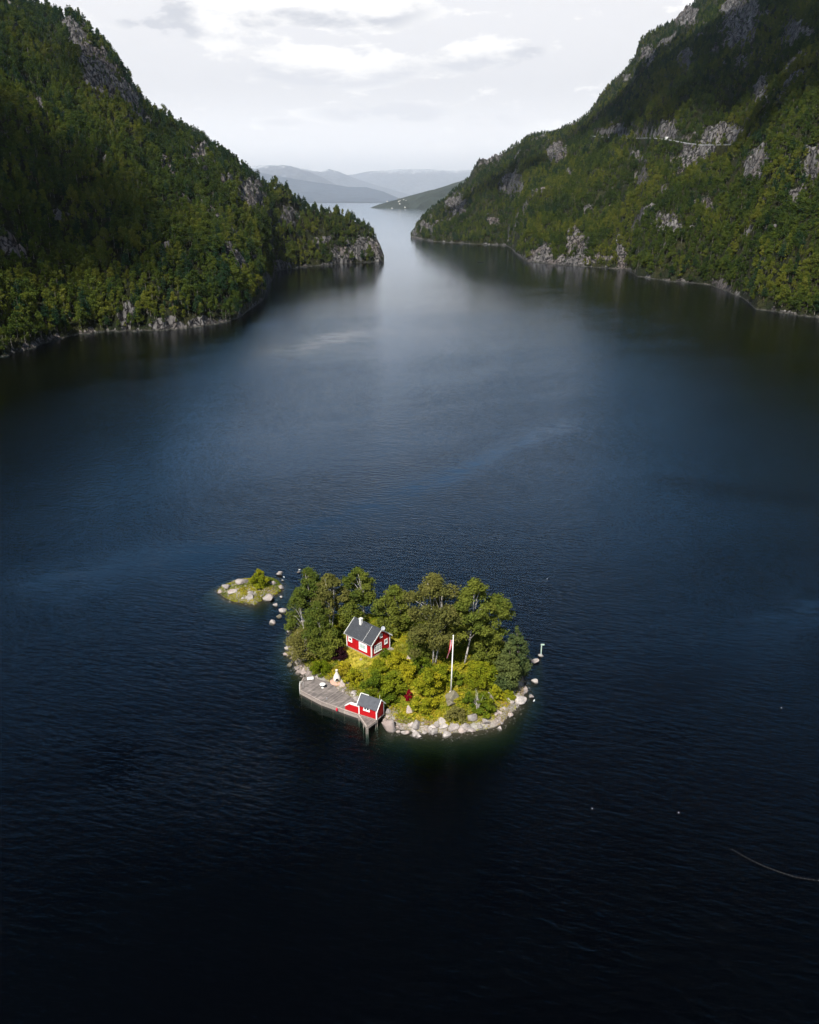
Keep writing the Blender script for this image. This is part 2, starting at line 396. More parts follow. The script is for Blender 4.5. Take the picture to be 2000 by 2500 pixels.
def ground_mat():
    m, t, out = mat('island_ground')
    p = pos(t); z = t.add('ShaderNodeSeparateXYZ', {0: p}).outputs[2]
    n = t.noise(p, 0.35, 5, .6); n2 = t.noise(p, 2.5, 5, .6)
    c = t.mix(t.rng(n, .35, .62), (0.20, 0.20, 0.02), (0.30, 0.24, 0.03))
    c = t.mix(t.rng(t.noise(t.vm('ADD', p, (7, 3, 0)), 0.22, 4, .6), .5, .62), c, (0.085, 0.10, 0.02))
    c = t.mix(t.m('MULTIPLY', t.rng(n2, .5, .7), .5), c, (0.11, 0.075, 0.03))
    rc, a, b2 = rock_nodes(t, p, 1.0, (0.30, 0.28, 0.25), (0.12, 0.11, 0.09))
    sh = t.rng(t.m('ADD', z, t.m('MULTIPLY', t.m('SUBTRACT', n, .5), 1.0)), 1.25, 0.75)
    c = t.mix(sh, c, rc)
    c = t.mix(t.rng(z, 0.34, 0.12), c, (0.022, 0.020, 0.012))     # weed and wet stone under the waterline
    b = t.add('ShaderNodeBsdfPrincipled', {'Base Color': c, 'Roughness': 0.9, 'Specular IOR Level': 0.15})
    t.put(b.inputs['Normal'], t.add('ShaderNodeBump', {'Strength': 0.8, 'Distance': 0.15, 'Height': n2}))
    t.l.new(b.outputs[0], out.inputs[0]); return m

def wood_mat(name, c1=(0.30, 0.265, 0.24), c2=(0.17, 0.15, 0.14)):
    m, t, out = mat(name)
    oi = t.add('ShaderNodeObjectInfo'); p = coord(t)
    n = t.noise(t.vm('MULTIPLY', p, (1.2, 9, 9)), 1.0, 5, .6); big = t.noise(pos(t), 0.55, 4, .6)
    c = t.mix(t.rng(n, .35, .65), c1, c2)
    c = t.mix(t.m('MULTIPLY', t.rng(big, .42, .62), .6), c, c2)
    c = t.vm('SCALE', c); t.put(c.node.inputs[3], t.m('ADD', 0.75, t.m('MULTIPLY', oi.outputs['Random'], 0.45)))
    b = t.add('ShaderNodeBsdfPrincipled', {'Base Color': c, 'Roughness': 0.85, 'Specular IOR Level': 0.2})
    t.l.new(b.outputs[0], out.inputs[0]); return m

def bark_mat(name, c1, c2):
    m, t, out = mat(name)
    n = t.noise(t.vm('MULTIPLY', coord(t), (6, 6, 2.2)), 1.0, 4, .65)
    c = t.mix(t.rng(n, .45, .6), c1, c2)
    b = t.add('ShaderNodeBsdfDiffuse', {'Color': c}); t.l.new(b.outputs[0], out.inputs[0]); return m

def glass_mat(name, c=(0.03, 0.04, 0.045)):
    m, t, out = mat(name)
    b = t.add('ShaderNodeBsdfPrincipled', {'Base Color': c, 'Roughness': 0.06, 'Specular IOR Level': 0.7}); t.l.new(b.outputs[0], out.inputs[0]); return m

M = dict(
    red=paint('red_clapboard', (0.40, 0.006, 0.010), 0.6, 0.25, 1.5, board=0.16, spec=0.2),
    white=paint('white_paint', (0.78, 0.77, 0.74), 0.5, 0.10, 2.0),
    roof=paint('dark_sheet_roof', (0.055, 0.060, 0.070), 0.42, 0.35, 1.2),
    felt=paint('roofing_felt', (0.065, 0.070, 0.082), 0.8, 0.5, 2.5, bump=0.4),
    chimney=paint('whitewashed_chimney', (0.72, 0.70, 0.66), 0.8, 0.25, 4.0, bump=0.3),
    stone=paint('grey_stone_foundation', (0.28, 0.26, 0.24), 0.9, 0.5, 5.0, bump=0.6),
    metal=paint('grey_metal', (0.30, 0.31, 0.33), 0.35, 0.1),
    dish=paint('dish_grey', (0.34, 0.36, 0.39), 0.4, 0.1),
    grill=paint('white_render', (0.60, 0.56, 0.50), 0.85, 0.3, 5.0, bump=0.3),
    shadestone=paint('shaded_quay_stone', (0.035, 0.032, 0.028), 0.9, 0.5, 1.5, bump=0.8),  # stone near black, the shade under the quay put into its colour
    pinkslab=paint('terracotta_slab', (0.55, 0.33, 0.25), 0.85, 0.3, 5.0),
    black=paint('plain_black', (0.01, 0.01, 0.01), 0.9, 0.1),
    flagred=paint('pennant_red', (0.48, 0.02, 0.03), 0.8, 0.1), flagblue=paint('pennant_blue', (0.02, 0.04, 0.18), 0.8, 0.1),
    sage=paint('pale_green_paint', (0.42, 0.52, 0.44), 0.6, 0.2),
    asphalt=paint('worn_asphalt', (0.20, 0.20, 0.20), 0.9, 0.3, 0.4),
    tyre=paint('black_rubber', (0.02, 0.02, 0.02), 0.8, 0.1), fender=paint('red_plastic', (0.6, 0.01, 0.04), 0.5, 0.1),
    curtain=paint('net_curtain', (0.42, 0.50, 0.46), 0.25, 0.5, 2.5), boat=paint('dark_hull', (0.03, 0.035, 0.04), 0.6, 0.2),
    glass=glass_mat('window_glass'), wood=wood_mat('weathered_plank', (0.27, 0.235, 0.215), (0.12, 0.105, 0.10)), fascia=wood_mat('fascia_board', (0.36, 0.31, 0.27), (0.24, 0.20, 0.18)),
    boulder=boulder_mat('pale_granite', (0.35, 0.315, 0.295), (0.085, 0.078, 0.075)),
    ground=ground_mat(), hill=hill_mat('hillside'), water=water_mat(), bed=bed_mat(),
    birchbark=bark_mat('birch_bark', (0.50, 0.47, 0.42), (0.14, 0.12, 0.10)), forestbark=bark_mat('forest_bark', (0.20, 0.185, 0.165), (0.07, 0.06, 0.05)), darkbark=bark_mat('dark_bark', (0.13, 0.10, 0.08), (0.06, 0.05, 0.04)),
    forest=leaf_mat('forest_leaves', [(0.013, 0.032, 0.012), (0.030, 0.055, 0.013), (0.064, 0.087, 0.015), (0.122, 0.128, 0.021)], 0.25, 0.012),
    pine=leaf_mat('pine_needles', [(0.010, 0.026, 0.014), (0.016, 0.036, 0.016), (0.024, 0.045, 0.018)], 0.12, 0.02),
    yellowleaf=leaf_mat('yellow_leaves', [(0.14, 0.13, 0.012), (0.18, 0.15, 0.012)], 0.25),
    birch=leaf_mat('birch_leaves', [(0.060, 0.090, 0.018), (0.098, 0.125, 0.022), (0.17, 0.18, 0.030)], 0.3, 0.15),
    olive=leaf_mat('olive_leaves', [(0.085, 0.092, 0.025), (0.125, 0.122, 0.032), (0.17, 0.155, 0.045)], 0.25, 0.2),
    bush=leaf_mat('bush_leaves', [(0.045, 0.085, 0.010), (0.085, 0.125, 0.012), (0.19, 0.21, 0.014)], 0.3, 0.3),
    ybush=leaf_mat('yellow_green_leaves', [(0.11, 0.15, 0.012), (0.19, 0.21, 0.014), (0.30, 0.27, 0.016)], 0.3, 0.3),  # yellower leaf colour than the other bushes
    bluepine=leaf_mat('island_pine_needles', [(0.045, 0.068, 0.026), (0.065, 0.088, 0.03), (0.11, 0.125, 0.034)], 0.15, 0.2),
    juniper=leaf_mat('juniper', [(0.07, 0.10, 0.008), (0.13, 0.16, 0.008)], 0.2, 0.5),
    maroon=leaf_mat('maroon_leaves', [(0.012, 0.004, 0.007), (0.022, 0.008, 0.011)], 0.15, 0.5),
    crimson=leaf_mat('crimson_leaves', [(0.16, 0.004, 0.014), (0.22, 0.008, 0.02)], 0.2, 0.5),
    cover=leaf_mat('ground_cover', [(0.09, 0.13, 0.014), (0.20, 0.20, 0.016), (0.34, 0.29, 0.016), (0.19, 0.115, 0.03)], 0.2, 0.22),
    mossrock=boulder_mat('mossy_rock', (0.19, 0.17, 0.12), (0.05, 0.048, 0.04)),
    drygrass=leaf_mat('shore_grass', [(0.19, 0.19, 0.07), (0.26, 0.24, 0.10), (0.22, 0.15, 0.10)], 0.2, 0.3),
)

# ------------------------------------------------------------------ island ground
OUT = [(703, 1600), (712, 1612), (722, 1634), (740, 1652), (762, 1668), (800, 1690), (840, 1712), (875, 1728), (905, 1742), (930, 1752), (944, 1768), (956, 1785),
       (990, 1792), (1036, 1797), (1090, 1797), (1127, 1795), (1170, 1790), (1206, 1783), (1235, 1768), (1257, 1747), (1272, 1728), (1286, 1706), (1288, 1680), (1284, 1660), (1287, 1638), (1288, 1614),
       (1262, 1585), (1220, 1560), (1160, 1535), (1090, 1520), (1030, 1512), (960, 1505), (900, 1500), (850, 1502), (800, 1506), (755, 1512), (725, 1526), (708, 1545), (704, 1572)]
ISLET = [(527, 1444), (540, 1456), (558, 1468), (580, 1474), (605, 1478), (625, 1480), (640, 1470), (655, 1458), (672, 1456), (686, 1448), (690, 1434), (684, 1420), (668, 1412), (640, 1408), (610, 1412), (580, 1416), (556, 1424), (536, 1434)]
def densify(pts, step=0.5, amp=0.35, seed=3):
    P = [gp(*q) for q in pts]; o = []
    n = len(P)
    for i in range(n):
        p0, p1, p2, p3 = P[i - 1], P[i], P[(i + 1) % n], P[(i + 2) % n]
        k = max(2, int((p2 - p1).length / step))
        for j in range(k):
            u = j / k
            q = 0.5 * ((2 * p1) + (-p0 + p2) * u + (2 * p0 - 5 * p1 + 4 * p2 - p3) * u * u + (-p0 + 3 * p1 - 3 * p2 + p3) * u ** 3)
            o.append((q.x, q.y))
    o = np.array(o); o += amp * np.stack([fbm(o[:, 0] * .7, o[:, 1] * .7, seed=seed), fbm(o[:, 0] * .7, o[:, 1] * .7, seed=seed + 9)], 1)
    return o
def sdist(poly, x, y):
    """signed distance to a closed polygon, positive inside"""
    x = np.atleast_1d(np.asarray(x, float)); y = np.atleast_1d(np.asarray(y, float))
    d = np.full(x.shape, 1e9); inside = np.zeros(x.shape, bool)
    n = len(poly)
    for i in range(n):
        ax, ay = poly[i]; bx, by = poly[(i + 1) % n]
        ex, ey = bx - ax, by - ay; L = ex * ex + ey * ey + 1e-12
        t = np.clip(((x - ax) * ex + (y - ay) * ey) / L, 0, 1)
        d = np.minimum(d, np.hypot(x - ax - t * ex, y - ay - t * ey))
        cond = ((ay > y) != (by > y)) & (x < (bx - ax) * (y - ay) / (by - ay + 1e-12) + ax)
        inside ^= cond
    return np.where(inside, d, -d)
ISL_P, ISLT_P = densify(OUT), densify(ISLET, 0.4, 0.3, 5)
HC = gp(907.6, 1606.9, 3.5); HOUSE_ROT = R(48.0)
def isl_h(x, y, detail=True):
    shp = np.shape(x); x = np.ravel(np.asarray(x, float)); y = np.ravel(np.asarray(y, float))
    d = sdist(ISL_P, x, y); e = sdist(ISLT_P, x, y)
    w = sstep(-14, -6, x) * 1.0                                  # the quay side stays low
    h = 0.75 * sstep(0, 1.6, d) + 2.9 * sstep(0.8, 9.5, d)
    h = np.where(d > 0, h, np.maximum(np.where(d > -2.5, d * .45, -1.1 + (d + 2.5) * 1.1), -13.95))
    if detail: h = h + (0.32 * fbm(x * .22, y * .22, seed=21) + 0.14 * fbm(x * .9, y * .9, seed=22)) * sstep(0, 2.5, d)
    # level ground under the house
    ca, sa = math.cos(HOUSE_ROT), math.sin(HOUSE_ROT)
    lx = (x - HC.x) * ca + (y - HC.y) * sa; ly = -(x - HC.x) * sa + (y - HC.y) * ca
    q = np.maximum(np.abs(lx - 2.3) - 2.6, np.abs(ly - 3.1) - 3.4)
    k = 1 - sstep(0.0, 2.2, q); h = h * (1 - k) + 3.5 * k
    g = np.where(e > 0, 0.15 * sstep(0, .6, e) + 0.75 * sstep(0.2, 3.0, e) + 0.15 * fbm(x, y, seed=31) * sstep(0, 1.5, e), np.maximum(np.where(e > -2.5, e * .35, -.9 + (e + 2.5) * .8), -13.95))
    return np.maximum(h, g).reshape(shp)
def on_island(px, py):
    """the point of the island's ground seen at a pixel of the photograph"""
    d = ray(px, py); t0 = (6 - CAMH) / d[2]; t1 = (0 - CAMH) / d[2]
    ts = np.linspace(t0, t1, 160); hh = isl_h(d[0] * ts, d[1] * ts); zz = CAMH + d[2] * ts
    i = np.where(zz <= np.maximum(hh, 0))[0]; t = ts[i[0]] if len(i) else t1
    return Vector((d[0] * t, d[1] * t, max(CAMH + d[2] * t, 0.0)))

def build_island():
    xs = np.arange(-44, 32, 0.33); ys = np.arange(92, 172, 0.33)
    X, Y = np.meshgrid(xs, ys); Z = isl_h(X, Y)
    nx, ny = len(xs), len(ys)
    i, j = np.meshgrid(np.arange(nx - 1), np.arange(ny - 1)); a = (j * nx + i).ravel()
    F = np.stack([a, a + 1, a + nx + 1, a + nx], 1)
    keep = Z.ravel()[F].max(1) > -13.9
    V = np.stack([X.ravel(), Y.ravel(), Z.ravel()], 1)
    F = F[keep]; used = np.unique(F); remap = np.full(len(V), -1); remap[used] = np.arange(len(used))
    obj('island_ground', mesh_np('island_ground', V[used], remap[F], M['ground'], True), kind='structure')
build_island()

# ------------------------------------------------------------------ the fjord
def build_water():
    mb = MB(); S = 43000
    mb.box((-S, -300, -22), (S, 65000, 0)); mb.build('water', M['water'], kind='structure')
    mb = MB(); mb.poly([(-S, -299, -14), (S - 1, -299, -14), (S - 1, 64000, -14), (-S + 1, 64000, -14)], [(0, 1, 2, 3)]); mb.build('lake_bed', M['bed'], kind='structure')
build_water()

# ------------------------------------------------------------------ hillsides
def table(pts):
    a = np.array([[*azel(px, py)] for px, py in pts]); o = np.argsort(a[:, 0]); return a[o]
def shore_table(pts):
    a = []
    for px, py in pts:
        g = gp(px, py); a.append((math.degrees(math.atan2(g.x, g.y)), math.hypot(g.x, g.y)))
    a = np.array(a); return a[np.argsort(a[:, 0])]

ROCKS_L = [(200, 110, 26, 60, -25), (250, 190, 38, 75, -30), (325, 255, 22, 50, -25), (165, 70, 18, 20, 0), (487, 388, 28, 36, -30), (609, 480, 34, 50, -35), (700, 540, 28, 22, -30),
           (411, 417, 12, 32, -25), (790, 590, 30, 12, -25), (870, 612, 66, 28, -12), (925, 600, 22, 40, 0), (313, 777, 20, 28, 0), (417, 797, 46, 13, 0), (490, 790, 40, 14, 0), (405, 609, 26, 6, -10), (650, 690, 14, 8, 0), (690, 652, 26, 6, 0), (240, 830, 30, 5, 15), (560, 455, 22, 18, -30), (355, 300, 16, 22, -30)]
ROCKS_R = [(1360, 377, 30, 26, 0), (1249, 452, 28, 28, 20), (1110, 510, 26, 34, 30), (1406, 600, 32, 38, 0), (1400, 640, 90, 12, -5), (1320, 628, 36, 18, 0), (1516, 632, 17, 30, 0), (1626, 551, 38, 24, 25),
           (1562, 446, 18, 26, 40), (1846, 400, 26, 46, 20), (1806, 46, 52, 78, 10), (1945, 87, 46, 30, 0), (1672, 40, 30, 28, 0), (1580, 139, 18, 24, 0), (1672, 150, 18, 26, 20), (1858, 232, 18, 40, 0),
           (1765, 330, 62, 20, 0), (1632, 318, 22, 22, 20), (1510, 322, 44, 13, 0), (1725, 504, 26, 15, 0), (1765, 696, 27, 11, 20), (1985, 406, 30, 52, 20), (1394, 429, 12, 8, 0), (1174, 392, 16, 14, 30), (1203, 545, 18, 14, 0),
           (1655, 390, 22, 10, 0), (1735, 370, 14, 14, 0), (1560, 388, 18, 8, 20), (1040, 560, 22, 12, 20), (1530, 195, 12, 12, 0), (1620, 470, 10, 10, 0), (1900, 770, 30, 6, -10)]
ROAD = [(1448, 334), (1500, 336), (1560, 338), (1600, 341), (1640, 345), (1680, 349), (1720, 354), (1790, 355)]

def polar_hill(name, shore, sil, ridge, az0, az1, naz, seed, rocks, nfront=250, nback=26, road=None):
    az = np.linspace(az0, az1, naz)
    r0 = np.interp(az, shore[:, 0], shore[:, 1]); r0 = r0 + fbm(az * 3, az * 0, seed=seed) * 5
    r1 = np.maximum(np.interp(az, ridge[:, 0], ridge[:, 1]), r0 + 14)
    e1 = np.interp(az, sil[:, 0], sil[:, 1])
    z1 = np.maximum(CAMH + r1 * np.tan(np.radians(e1)) - 8.0 * sstep(8, 60, r1 - r0), 2.5)
    t = np.concatenate([[-0.02], np.linspace(0, 1, nfront) ** 1.25]); nb = nback
    A, T = np.meshgrid(np.radians(az), t)
    Rr = r0 + (r1 - r0) * np.maximum(T, 0); Rr[0] = r0 - 6
    prof = 0.80 * T + 0.20 * np.sin(np.clip(T, 0, 1) * math.pi / 2)
    Z = z1 * prof; Z[0] = -6
    # behind the ridge the ground falls away again
    tb = np.linspace(0, 1, nb + 1)[1:]
    Ab, Tb = np.meshgrid(np.radians(az), tb)
    Rb = r1 + Tb * np.maximum(60, 0.35 * (r1 - r0)) ; Zb = z1 * (1 - 0.5 * Tb ** 1.3) - 6 * Tb
    A = np.vstack([A, Ab]); Rr = np.vstack([Rr, Rb]); Z = np.vstack([Z, Zb]); TT = np.vstack([T, 1 + Tb])
    X, Y = Rr * np.sin(A), Rr * np.cos(A)
    span = np.clip((r1 - r0) / 160.0, 0.05, 1)[None, :]
    fade = sstep(0.0, 0.10, TT) * (1 - 0.75 * sstep(0.85, 1.0, TT)) * span
    Z = Z + fade * (20 * fbm(X / 130, Y / 130, seed=seed + 1, octv=3) + 9 * (0.5 - np.abs(fbm(X / 48, Y / 48, seed=seed + 5, octv=3))) )
    # outcrops: the ground swells out and breaks into steep crags
    PX, PY = project(X, Y, Z)
    rk = np.zeros_like(Z); wob = fbm(X / 9, Y / 9, Z / 9, seed=seed + 7)
    for cx, cy, rx, ry, an in rocks:
        a = R(an); dx, dy = PX - cx, PY - cy
        q = np.hypot((dx * math.cos(a) + dy * math.sin(a)) / (rx * 1.0), (-dx * math.sin(a) + dy * math.cos(a)) / (ry * 1.0))
        rk = np.maximum(rk, sstep(1.3, 0.6, q + 0.9 * wob))
    nat = sstep(0.30, 0.46, fbm(X / 42, Y / 42, Z / 30, seed=seed + 13)) * 0.85 * (TT < 1.2)
    rk = np.maximum(rk, nat * sstep(0, .05, TT))
    hs = 0.5 + 4.2 * sstep(-.15, .55, fbm(az * 4, az * 0 + 3, seed=seed + 15))
    shoreband = sstep(1.0, 0.35, (Z / hs[None, :])) * (TT < 1)
    rka = np.maximum(rk, shoreband)
    crag = fbm(X / 7, Y / 7, Z / 16, seed=seed + 17, octv=4)
    crack = np.abs(fbm(X / 15, Y / 15, Z / 40, seed=seed + 19, octv=2))
    Z = Z + rk * (5.0 + 8 * crag - 8 * sstep(.14, 0, crack)) * np.clip(span * 1.6, 0.3, 1) * sstep(0, .03, TT)
    Z = np.where((TT > 0) & (TT <= 1), np.maximum(Z, 0.25 + 0.9 * sstep(0, .02, TT)), Z)
    Z = Z + rka * sstep(0.0, .01, TT) * 0.7 * fbm(X / 3, Y / 3, Z / 3, seed=seed + 23)
    # push shoreline rock about sideways
    J = rka * 2.2 * fbm(X / 6, Y / 6, Z / 6, seed=seed + 29); X = X + J * np.sin(A); Y = Y + J * np.cos(A)
    roadpts = None
    if road is not None:
        PX, PY = project(X, Y, Z); roadpts = []
        for cx, cy in road:
            d = (PX - cx) ** 2 + (PY - cy) ** 2; d[TT > 1] = 1e9; k = np.unravel_index(np.argmin(d), d.shape)
            roadpts.append((X[k], Y[k], Z[k]))
        roadpts = np.array(roadpts); 
        roadpts[:, 2] = np.poly1d(np.polyfit(roadpts[:, 0], roadpts[:, 2], 2))(roadpts[:, 0])
        D = np.full(Z.shape, 1e9); RZ = np.zeros_like(Z)
        for (ax, ay, za), (bx, by, zb) in zip(roadpts[:-1], roadpts[1:]):
            ex, ey = bx - ax, by - ay; tt = np.clip(((X - ax) * ex + (Y - ay) * ey) / (ex * ex + ey * ey), 0, 1)
            dd = np.hypot(X - ax - tt * ex, Y - ay - tt * ey); m_ = dd < D; D = np.where(m_, dd, D); RZ = np.where(m_, za + tt * (zb - za), RZ)
        k = 1 - sstep(4.5, 9, D); Z = Z * (1 - k) + (RZ - 0.3) * k
        rka = np.maximum(rka, (sstep(11, 6, D) * (Z > RZ + 0.5)) * 0.8 * sstep(-.3, .2, wob)); rk = np.maximum(rk, sstep(8, 5, D))
    nr, na = Z.shape
    i, j = np.meshgrid(np.arange(na - 1), np.arange(nr - 1)); a = (j * na + i).ravel()
    F = np.stack([a, a + 1, a + na + 1, a + na], 1)
    V = np.stack([X.ravel(), Y.ravel(), Z.ravel()], 1)
    me = mesh_np(name, V, F, M['hill'], False)
    at = me.attributes.new('rock', 'FLOAT', 'POINT'); at.data.foreach_set('value', np.clip(rka, 0, 1).ravel().astype(np.float32))
    obj(name, me, kind='structure')
    return dict(X=X, Y=Y, Z=Z, rk=np.maximum(rk, shoreband * 0.8), T=TT, road=roadpts)

SHL = shore_table([(-1500, 1400), (-700, 1080), (-300, 960), (0, 873), (70, 852), (120, 836), (160, 822), (230, 812), (278, 809), (400, 808), (464, 802), (556, 786), (590, 772), (614, 754), (645, 730), (653, 700), (668, 680), (672, 663), (740, 652), (800, 647), (870, 642), (938, 639)])
SIL = table([(-1500, -900), (-600, -350), (-200, -150), (0, -55), (75, 0), (130, 16), (185, 34), (230, 80), (262, 112), (290, 145), (322, 190), (345, 240), (368, 262), (382, 268), (463, 313), (522, 348), (560, 372), (580, 388), (622, 425), (649, 440), (690, 446), (712, 456), (726, 480), (760, 498), (812, 506), (860, 522), (892, 548), (914, 570), (926, 590), (938, 622)])
RDL = np.array([(-60, 900), (-40, 950), (azel(-200, 0)[0], 1080), (azel(80, 0)[0], 1120), (azel(290, 140)[0], 1020), (azel(380, 265)[0], 1000), (azel(500, 340)[0], 1010), (azel(700, 450)[0], 1100), (azel(850, 520)[0], 1150), (azel(938, 630)[0], 1135)])
SHR = shore_table([(1003, 580), (1058, 590), (1156, 596), (1235, 599), (1248, 606), (1258, 618), (1284, 638), (1359, 646), (1481, 655), (1533, 658), (1556, 675), (1638, 687), (1725, 694), (1771, 710), (1812, 727), (1846, 755), (1904, 764), (1985, 774), (2200, 800), (2600, 860), (3400, 1000)])
SIR = table([(1003, 572), (1008, 560), (1022, 530), (1045, 508), (1080, 480), (1112, 455), (1140, 432), (1152, 415), (1158, 398), (1174, 383), (1220, 369), (1255, 350), (1296, 327), (1348, 318), (1371, 309), (1406, 290), (1441, 267), (1464, 228), (1504, 186), (1522, 168), (1551, 127), (1562, 90), (1585, 70), (1643, 41), (1684, 6), (1800, -80), (2000, -200), (2600, -500), (3400, -800)])
RDR = np.array([(azel(1003, 580)[0], 1830), (azel(1100, 480)[0], 1900), (azel(1300, 350)[0], 1850), (azel(1450, 260)[0], 1800), (azel(1600, 60)[0], 1780), (azel(1800, 0)[0], 1700), (azel(2000, 0)[0], 1600), (45, 1500), (60, 1400)])
HL = polar_hill('left_hillside', SHL, SIL, RDL, -52, azel(938, 636)[0], 560, 101, ROCKS_L, 240)
HR = polar_hill('right_hillside', SHR, SIR, RDR, azel(1003, 580)[0], 48, 600, 202, ROCKS_R, 300, road=ROAD)

# ------------------------------------------------------------------ far hills beyond the fjord
def far_ridge(name, pts, Y, depth, m, seed, bumpy=1.0, base=None, nx=260, power=0.9):
    px = np.array([p[0] for p in pts], float); top = np.array([height_at(p[0], p[1], Y) for p in pts])
    xw = np.array([ray(p[0], p[1])[0] / ray(p[0], p[1])[1] * Y for p in pts])
    xs = np.linspace(xw[0], xw[-1], nx); zt = np.interp(xs, xw, top)
    ny = 46; v = np.concatenate([np.linspace(0, 1, ny), np.linspace(1.05, 1.6, 10)])
    X, Vv = np.meshgrid(xs, v)
    Yb = (Y - depth) if base is None else np.interp(xs, *base)[None, :]
    Yy = np.where(Vv <= 1, Yb + (Y - Yb) * Vv, Y + (Vv - 1) * depth)
    P = np.where(Vv <= 1, np.abs(Vv) ** power, 1 - (Vv - 1) * 1.2)
    Z = zt[None, :] * P
    s = depth / 6
    Z = Z + zt[None, :] * bumpy * (0.30 * fbm(X / s, Yy / s, seed=seed) + 0.05 * fbm(X / (s / 6), Yy / (s / 6), seed=seed + 3)) * sstep(0, .2, Vv) * (1 - .8 * sstep(.8, 1, Vv))
    Z = np.maximum(Z, np.where(Vv < .02, -5, .5))
    nr, na = Z.shape; i, j = np.meshgrid(np.arange(na - 1), np.arange(nr - 1)); a = (j * na + i).ravel()
    obj(name, mesh_np(name, np.stack([X.ravel(), Yy.ravel(), Z.ravel()], 1), np.stack([a, a + 1, a + na + 1, a + na], 1), m, True), kind='structure')
    return X, Yy, Z
fm1 = far_mat('hazed_forest', (0.10, 0.12, 0.15)); fm2 = far_mat('far_fell', (0.10, 0.10, 0.09));  # first ridge's forest paler and bluer, haze put into its colour
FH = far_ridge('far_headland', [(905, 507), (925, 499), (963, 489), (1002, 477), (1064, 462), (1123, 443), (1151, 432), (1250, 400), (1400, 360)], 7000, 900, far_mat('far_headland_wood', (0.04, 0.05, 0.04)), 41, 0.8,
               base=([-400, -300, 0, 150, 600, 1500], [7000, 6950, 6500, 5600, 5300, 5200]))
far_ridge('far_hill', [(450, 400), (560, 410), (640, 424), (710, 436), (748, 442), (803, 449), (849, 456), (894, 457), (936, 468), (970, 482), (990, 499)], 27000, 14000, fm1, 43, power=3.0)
far_ridge('far_hill', [(380, 385), (560, 400), (623, 413), (664, 403), (710, 404), (755, 418), (783, 431), (830, 455), (890, 476), (960, 497)], 37000, 7000, far_mat('far_fell', (0.16, 0.17, 0.19), 1250), 47)  # fell base lightened to carry the haze of its distance
far_ridge('far_mountain', [(500, 400), (600, 404), (700, 402), (783, 420), (803, 412), (831, 419), (859, 432), (920, 452), (1010, 478), (1100, 498)], 47000, 7000, far_mat('hazed_high_fell', (0.22, 0.23, 0.25), 1400), 53, .6)  # paler blue-grey base, more haze painted into this ridge
far_ridge('far_mountain', [(560, 412), (760, 430), (863, 426), (894, 420), (960, 414), (1030, 412), (1116, 417), (1200, 412), (1350, 420), (1600, 415)], 58000, 6000, far_mat('hazed_snowy_fell', (0.28, 0.29, 0.31), 1560), 59, .5)  # palest base with haze painted in; snow patches come on top

# ------------------------------------------------------------------ haze
hm, ht, hout = mat('haze_air')
pv = ht.add('ShaderNodeVolumePrincipled', {'Color': (0.985, 0.995, 1.0), 'Density': 0.000032, 'Anisotropy': 0.8})
ht.l.new(pv.outputs[0], hout.inputs['Volume'])
HAZE_TOP = 2200.0
hb = MB(); hb.box((-44000, -1600, -24), (44000, 66000, HAZE_TOP)); hb.build('haze', hm, kind='stuff')

# ------------------------------------------------------------------ unseen cumulus behind the camera, its lumps placed to shade the hills
def hill_point(H, px, py):
    PX, PY = project(H['X'], H['Y'], H['Z']); d = (PX - px) ** 2 + (PY - py) ** 2; d[H['T'] > 1] = 1e12
    k = np.unravel_index(np.argmin(d), d.shape); return Vector((H['X'][k], H['Y'][k], H['Z'][k]))
def cloud(name, H, spots, seed, label):
    import bmesh
    bm = bmesh.new(); bmesh.ops.create_icosphere(bm, subdivisions=4, radius=1.0)
    v = np.array([p.co[:] for p in bm.verts]); f = np.array([[q.index for q in p.verts] for p in bm.faces]); bm.free()
    V, F = [], []
    for i, (px, py, rad) in enumerate(spots):
        P = hill_point(H, px, py); c = P + sun_dir * ((3520 + 40 * (i % 3) - P.z) / sun_dir.z)
        n = fbm(v[:, 0] * 1.7 + i * 5, v[:, 1] * 1.7, v[:, 2] * 1.7, seed=seed + i, octv=5)
        w = v * (rad * (1 + .55 * n))[:, None] * np.array([1, 1, .42]); w[:, 2] = np.maximum(w[:, 2], -.22 * rad)
        F.append(f + len(v) * i); V.append(w + np.array(c))
    o = obj(name, mesh_np(name, np.concatenate(V), np.concatenate(F), M['cloud'], True), kind='structure', label=label, cat='cloud')
M['cloud'] = paint('cloud_white', (0.85, 0.85, 0.86), 1.0, 0.0)
cloud('cloud', HL, [(0, 350, 55), (70, 400, 60), (130, 460, 62), (200, 530, 54), (60, 500, 56), (20, 600, 34), (130, 580, 36), (280, 610, 30), (350, 655, 20), (225, 150, 26), (250, 200, 28), (285, 245, 20), (0, 240, 18)], 301, 'unseen cumulus cloud shading the left hill')
cloud('cloud', HR, [(1980, 60, 110), (1840, 30, 110), (1700, 110, 85), (1570, 260, 60), (1620, 130, 50), (1800, 170, 85), (1950, 190, 60), (1600, 180, 70), (1680, 230, 55), (1520, 250, 55), (1440, 310, 42), (1300, 400, 40), (1230, 440, 50), (1120, 500, 40)], 331, 'unseen cumulus cloud shading the right hill')

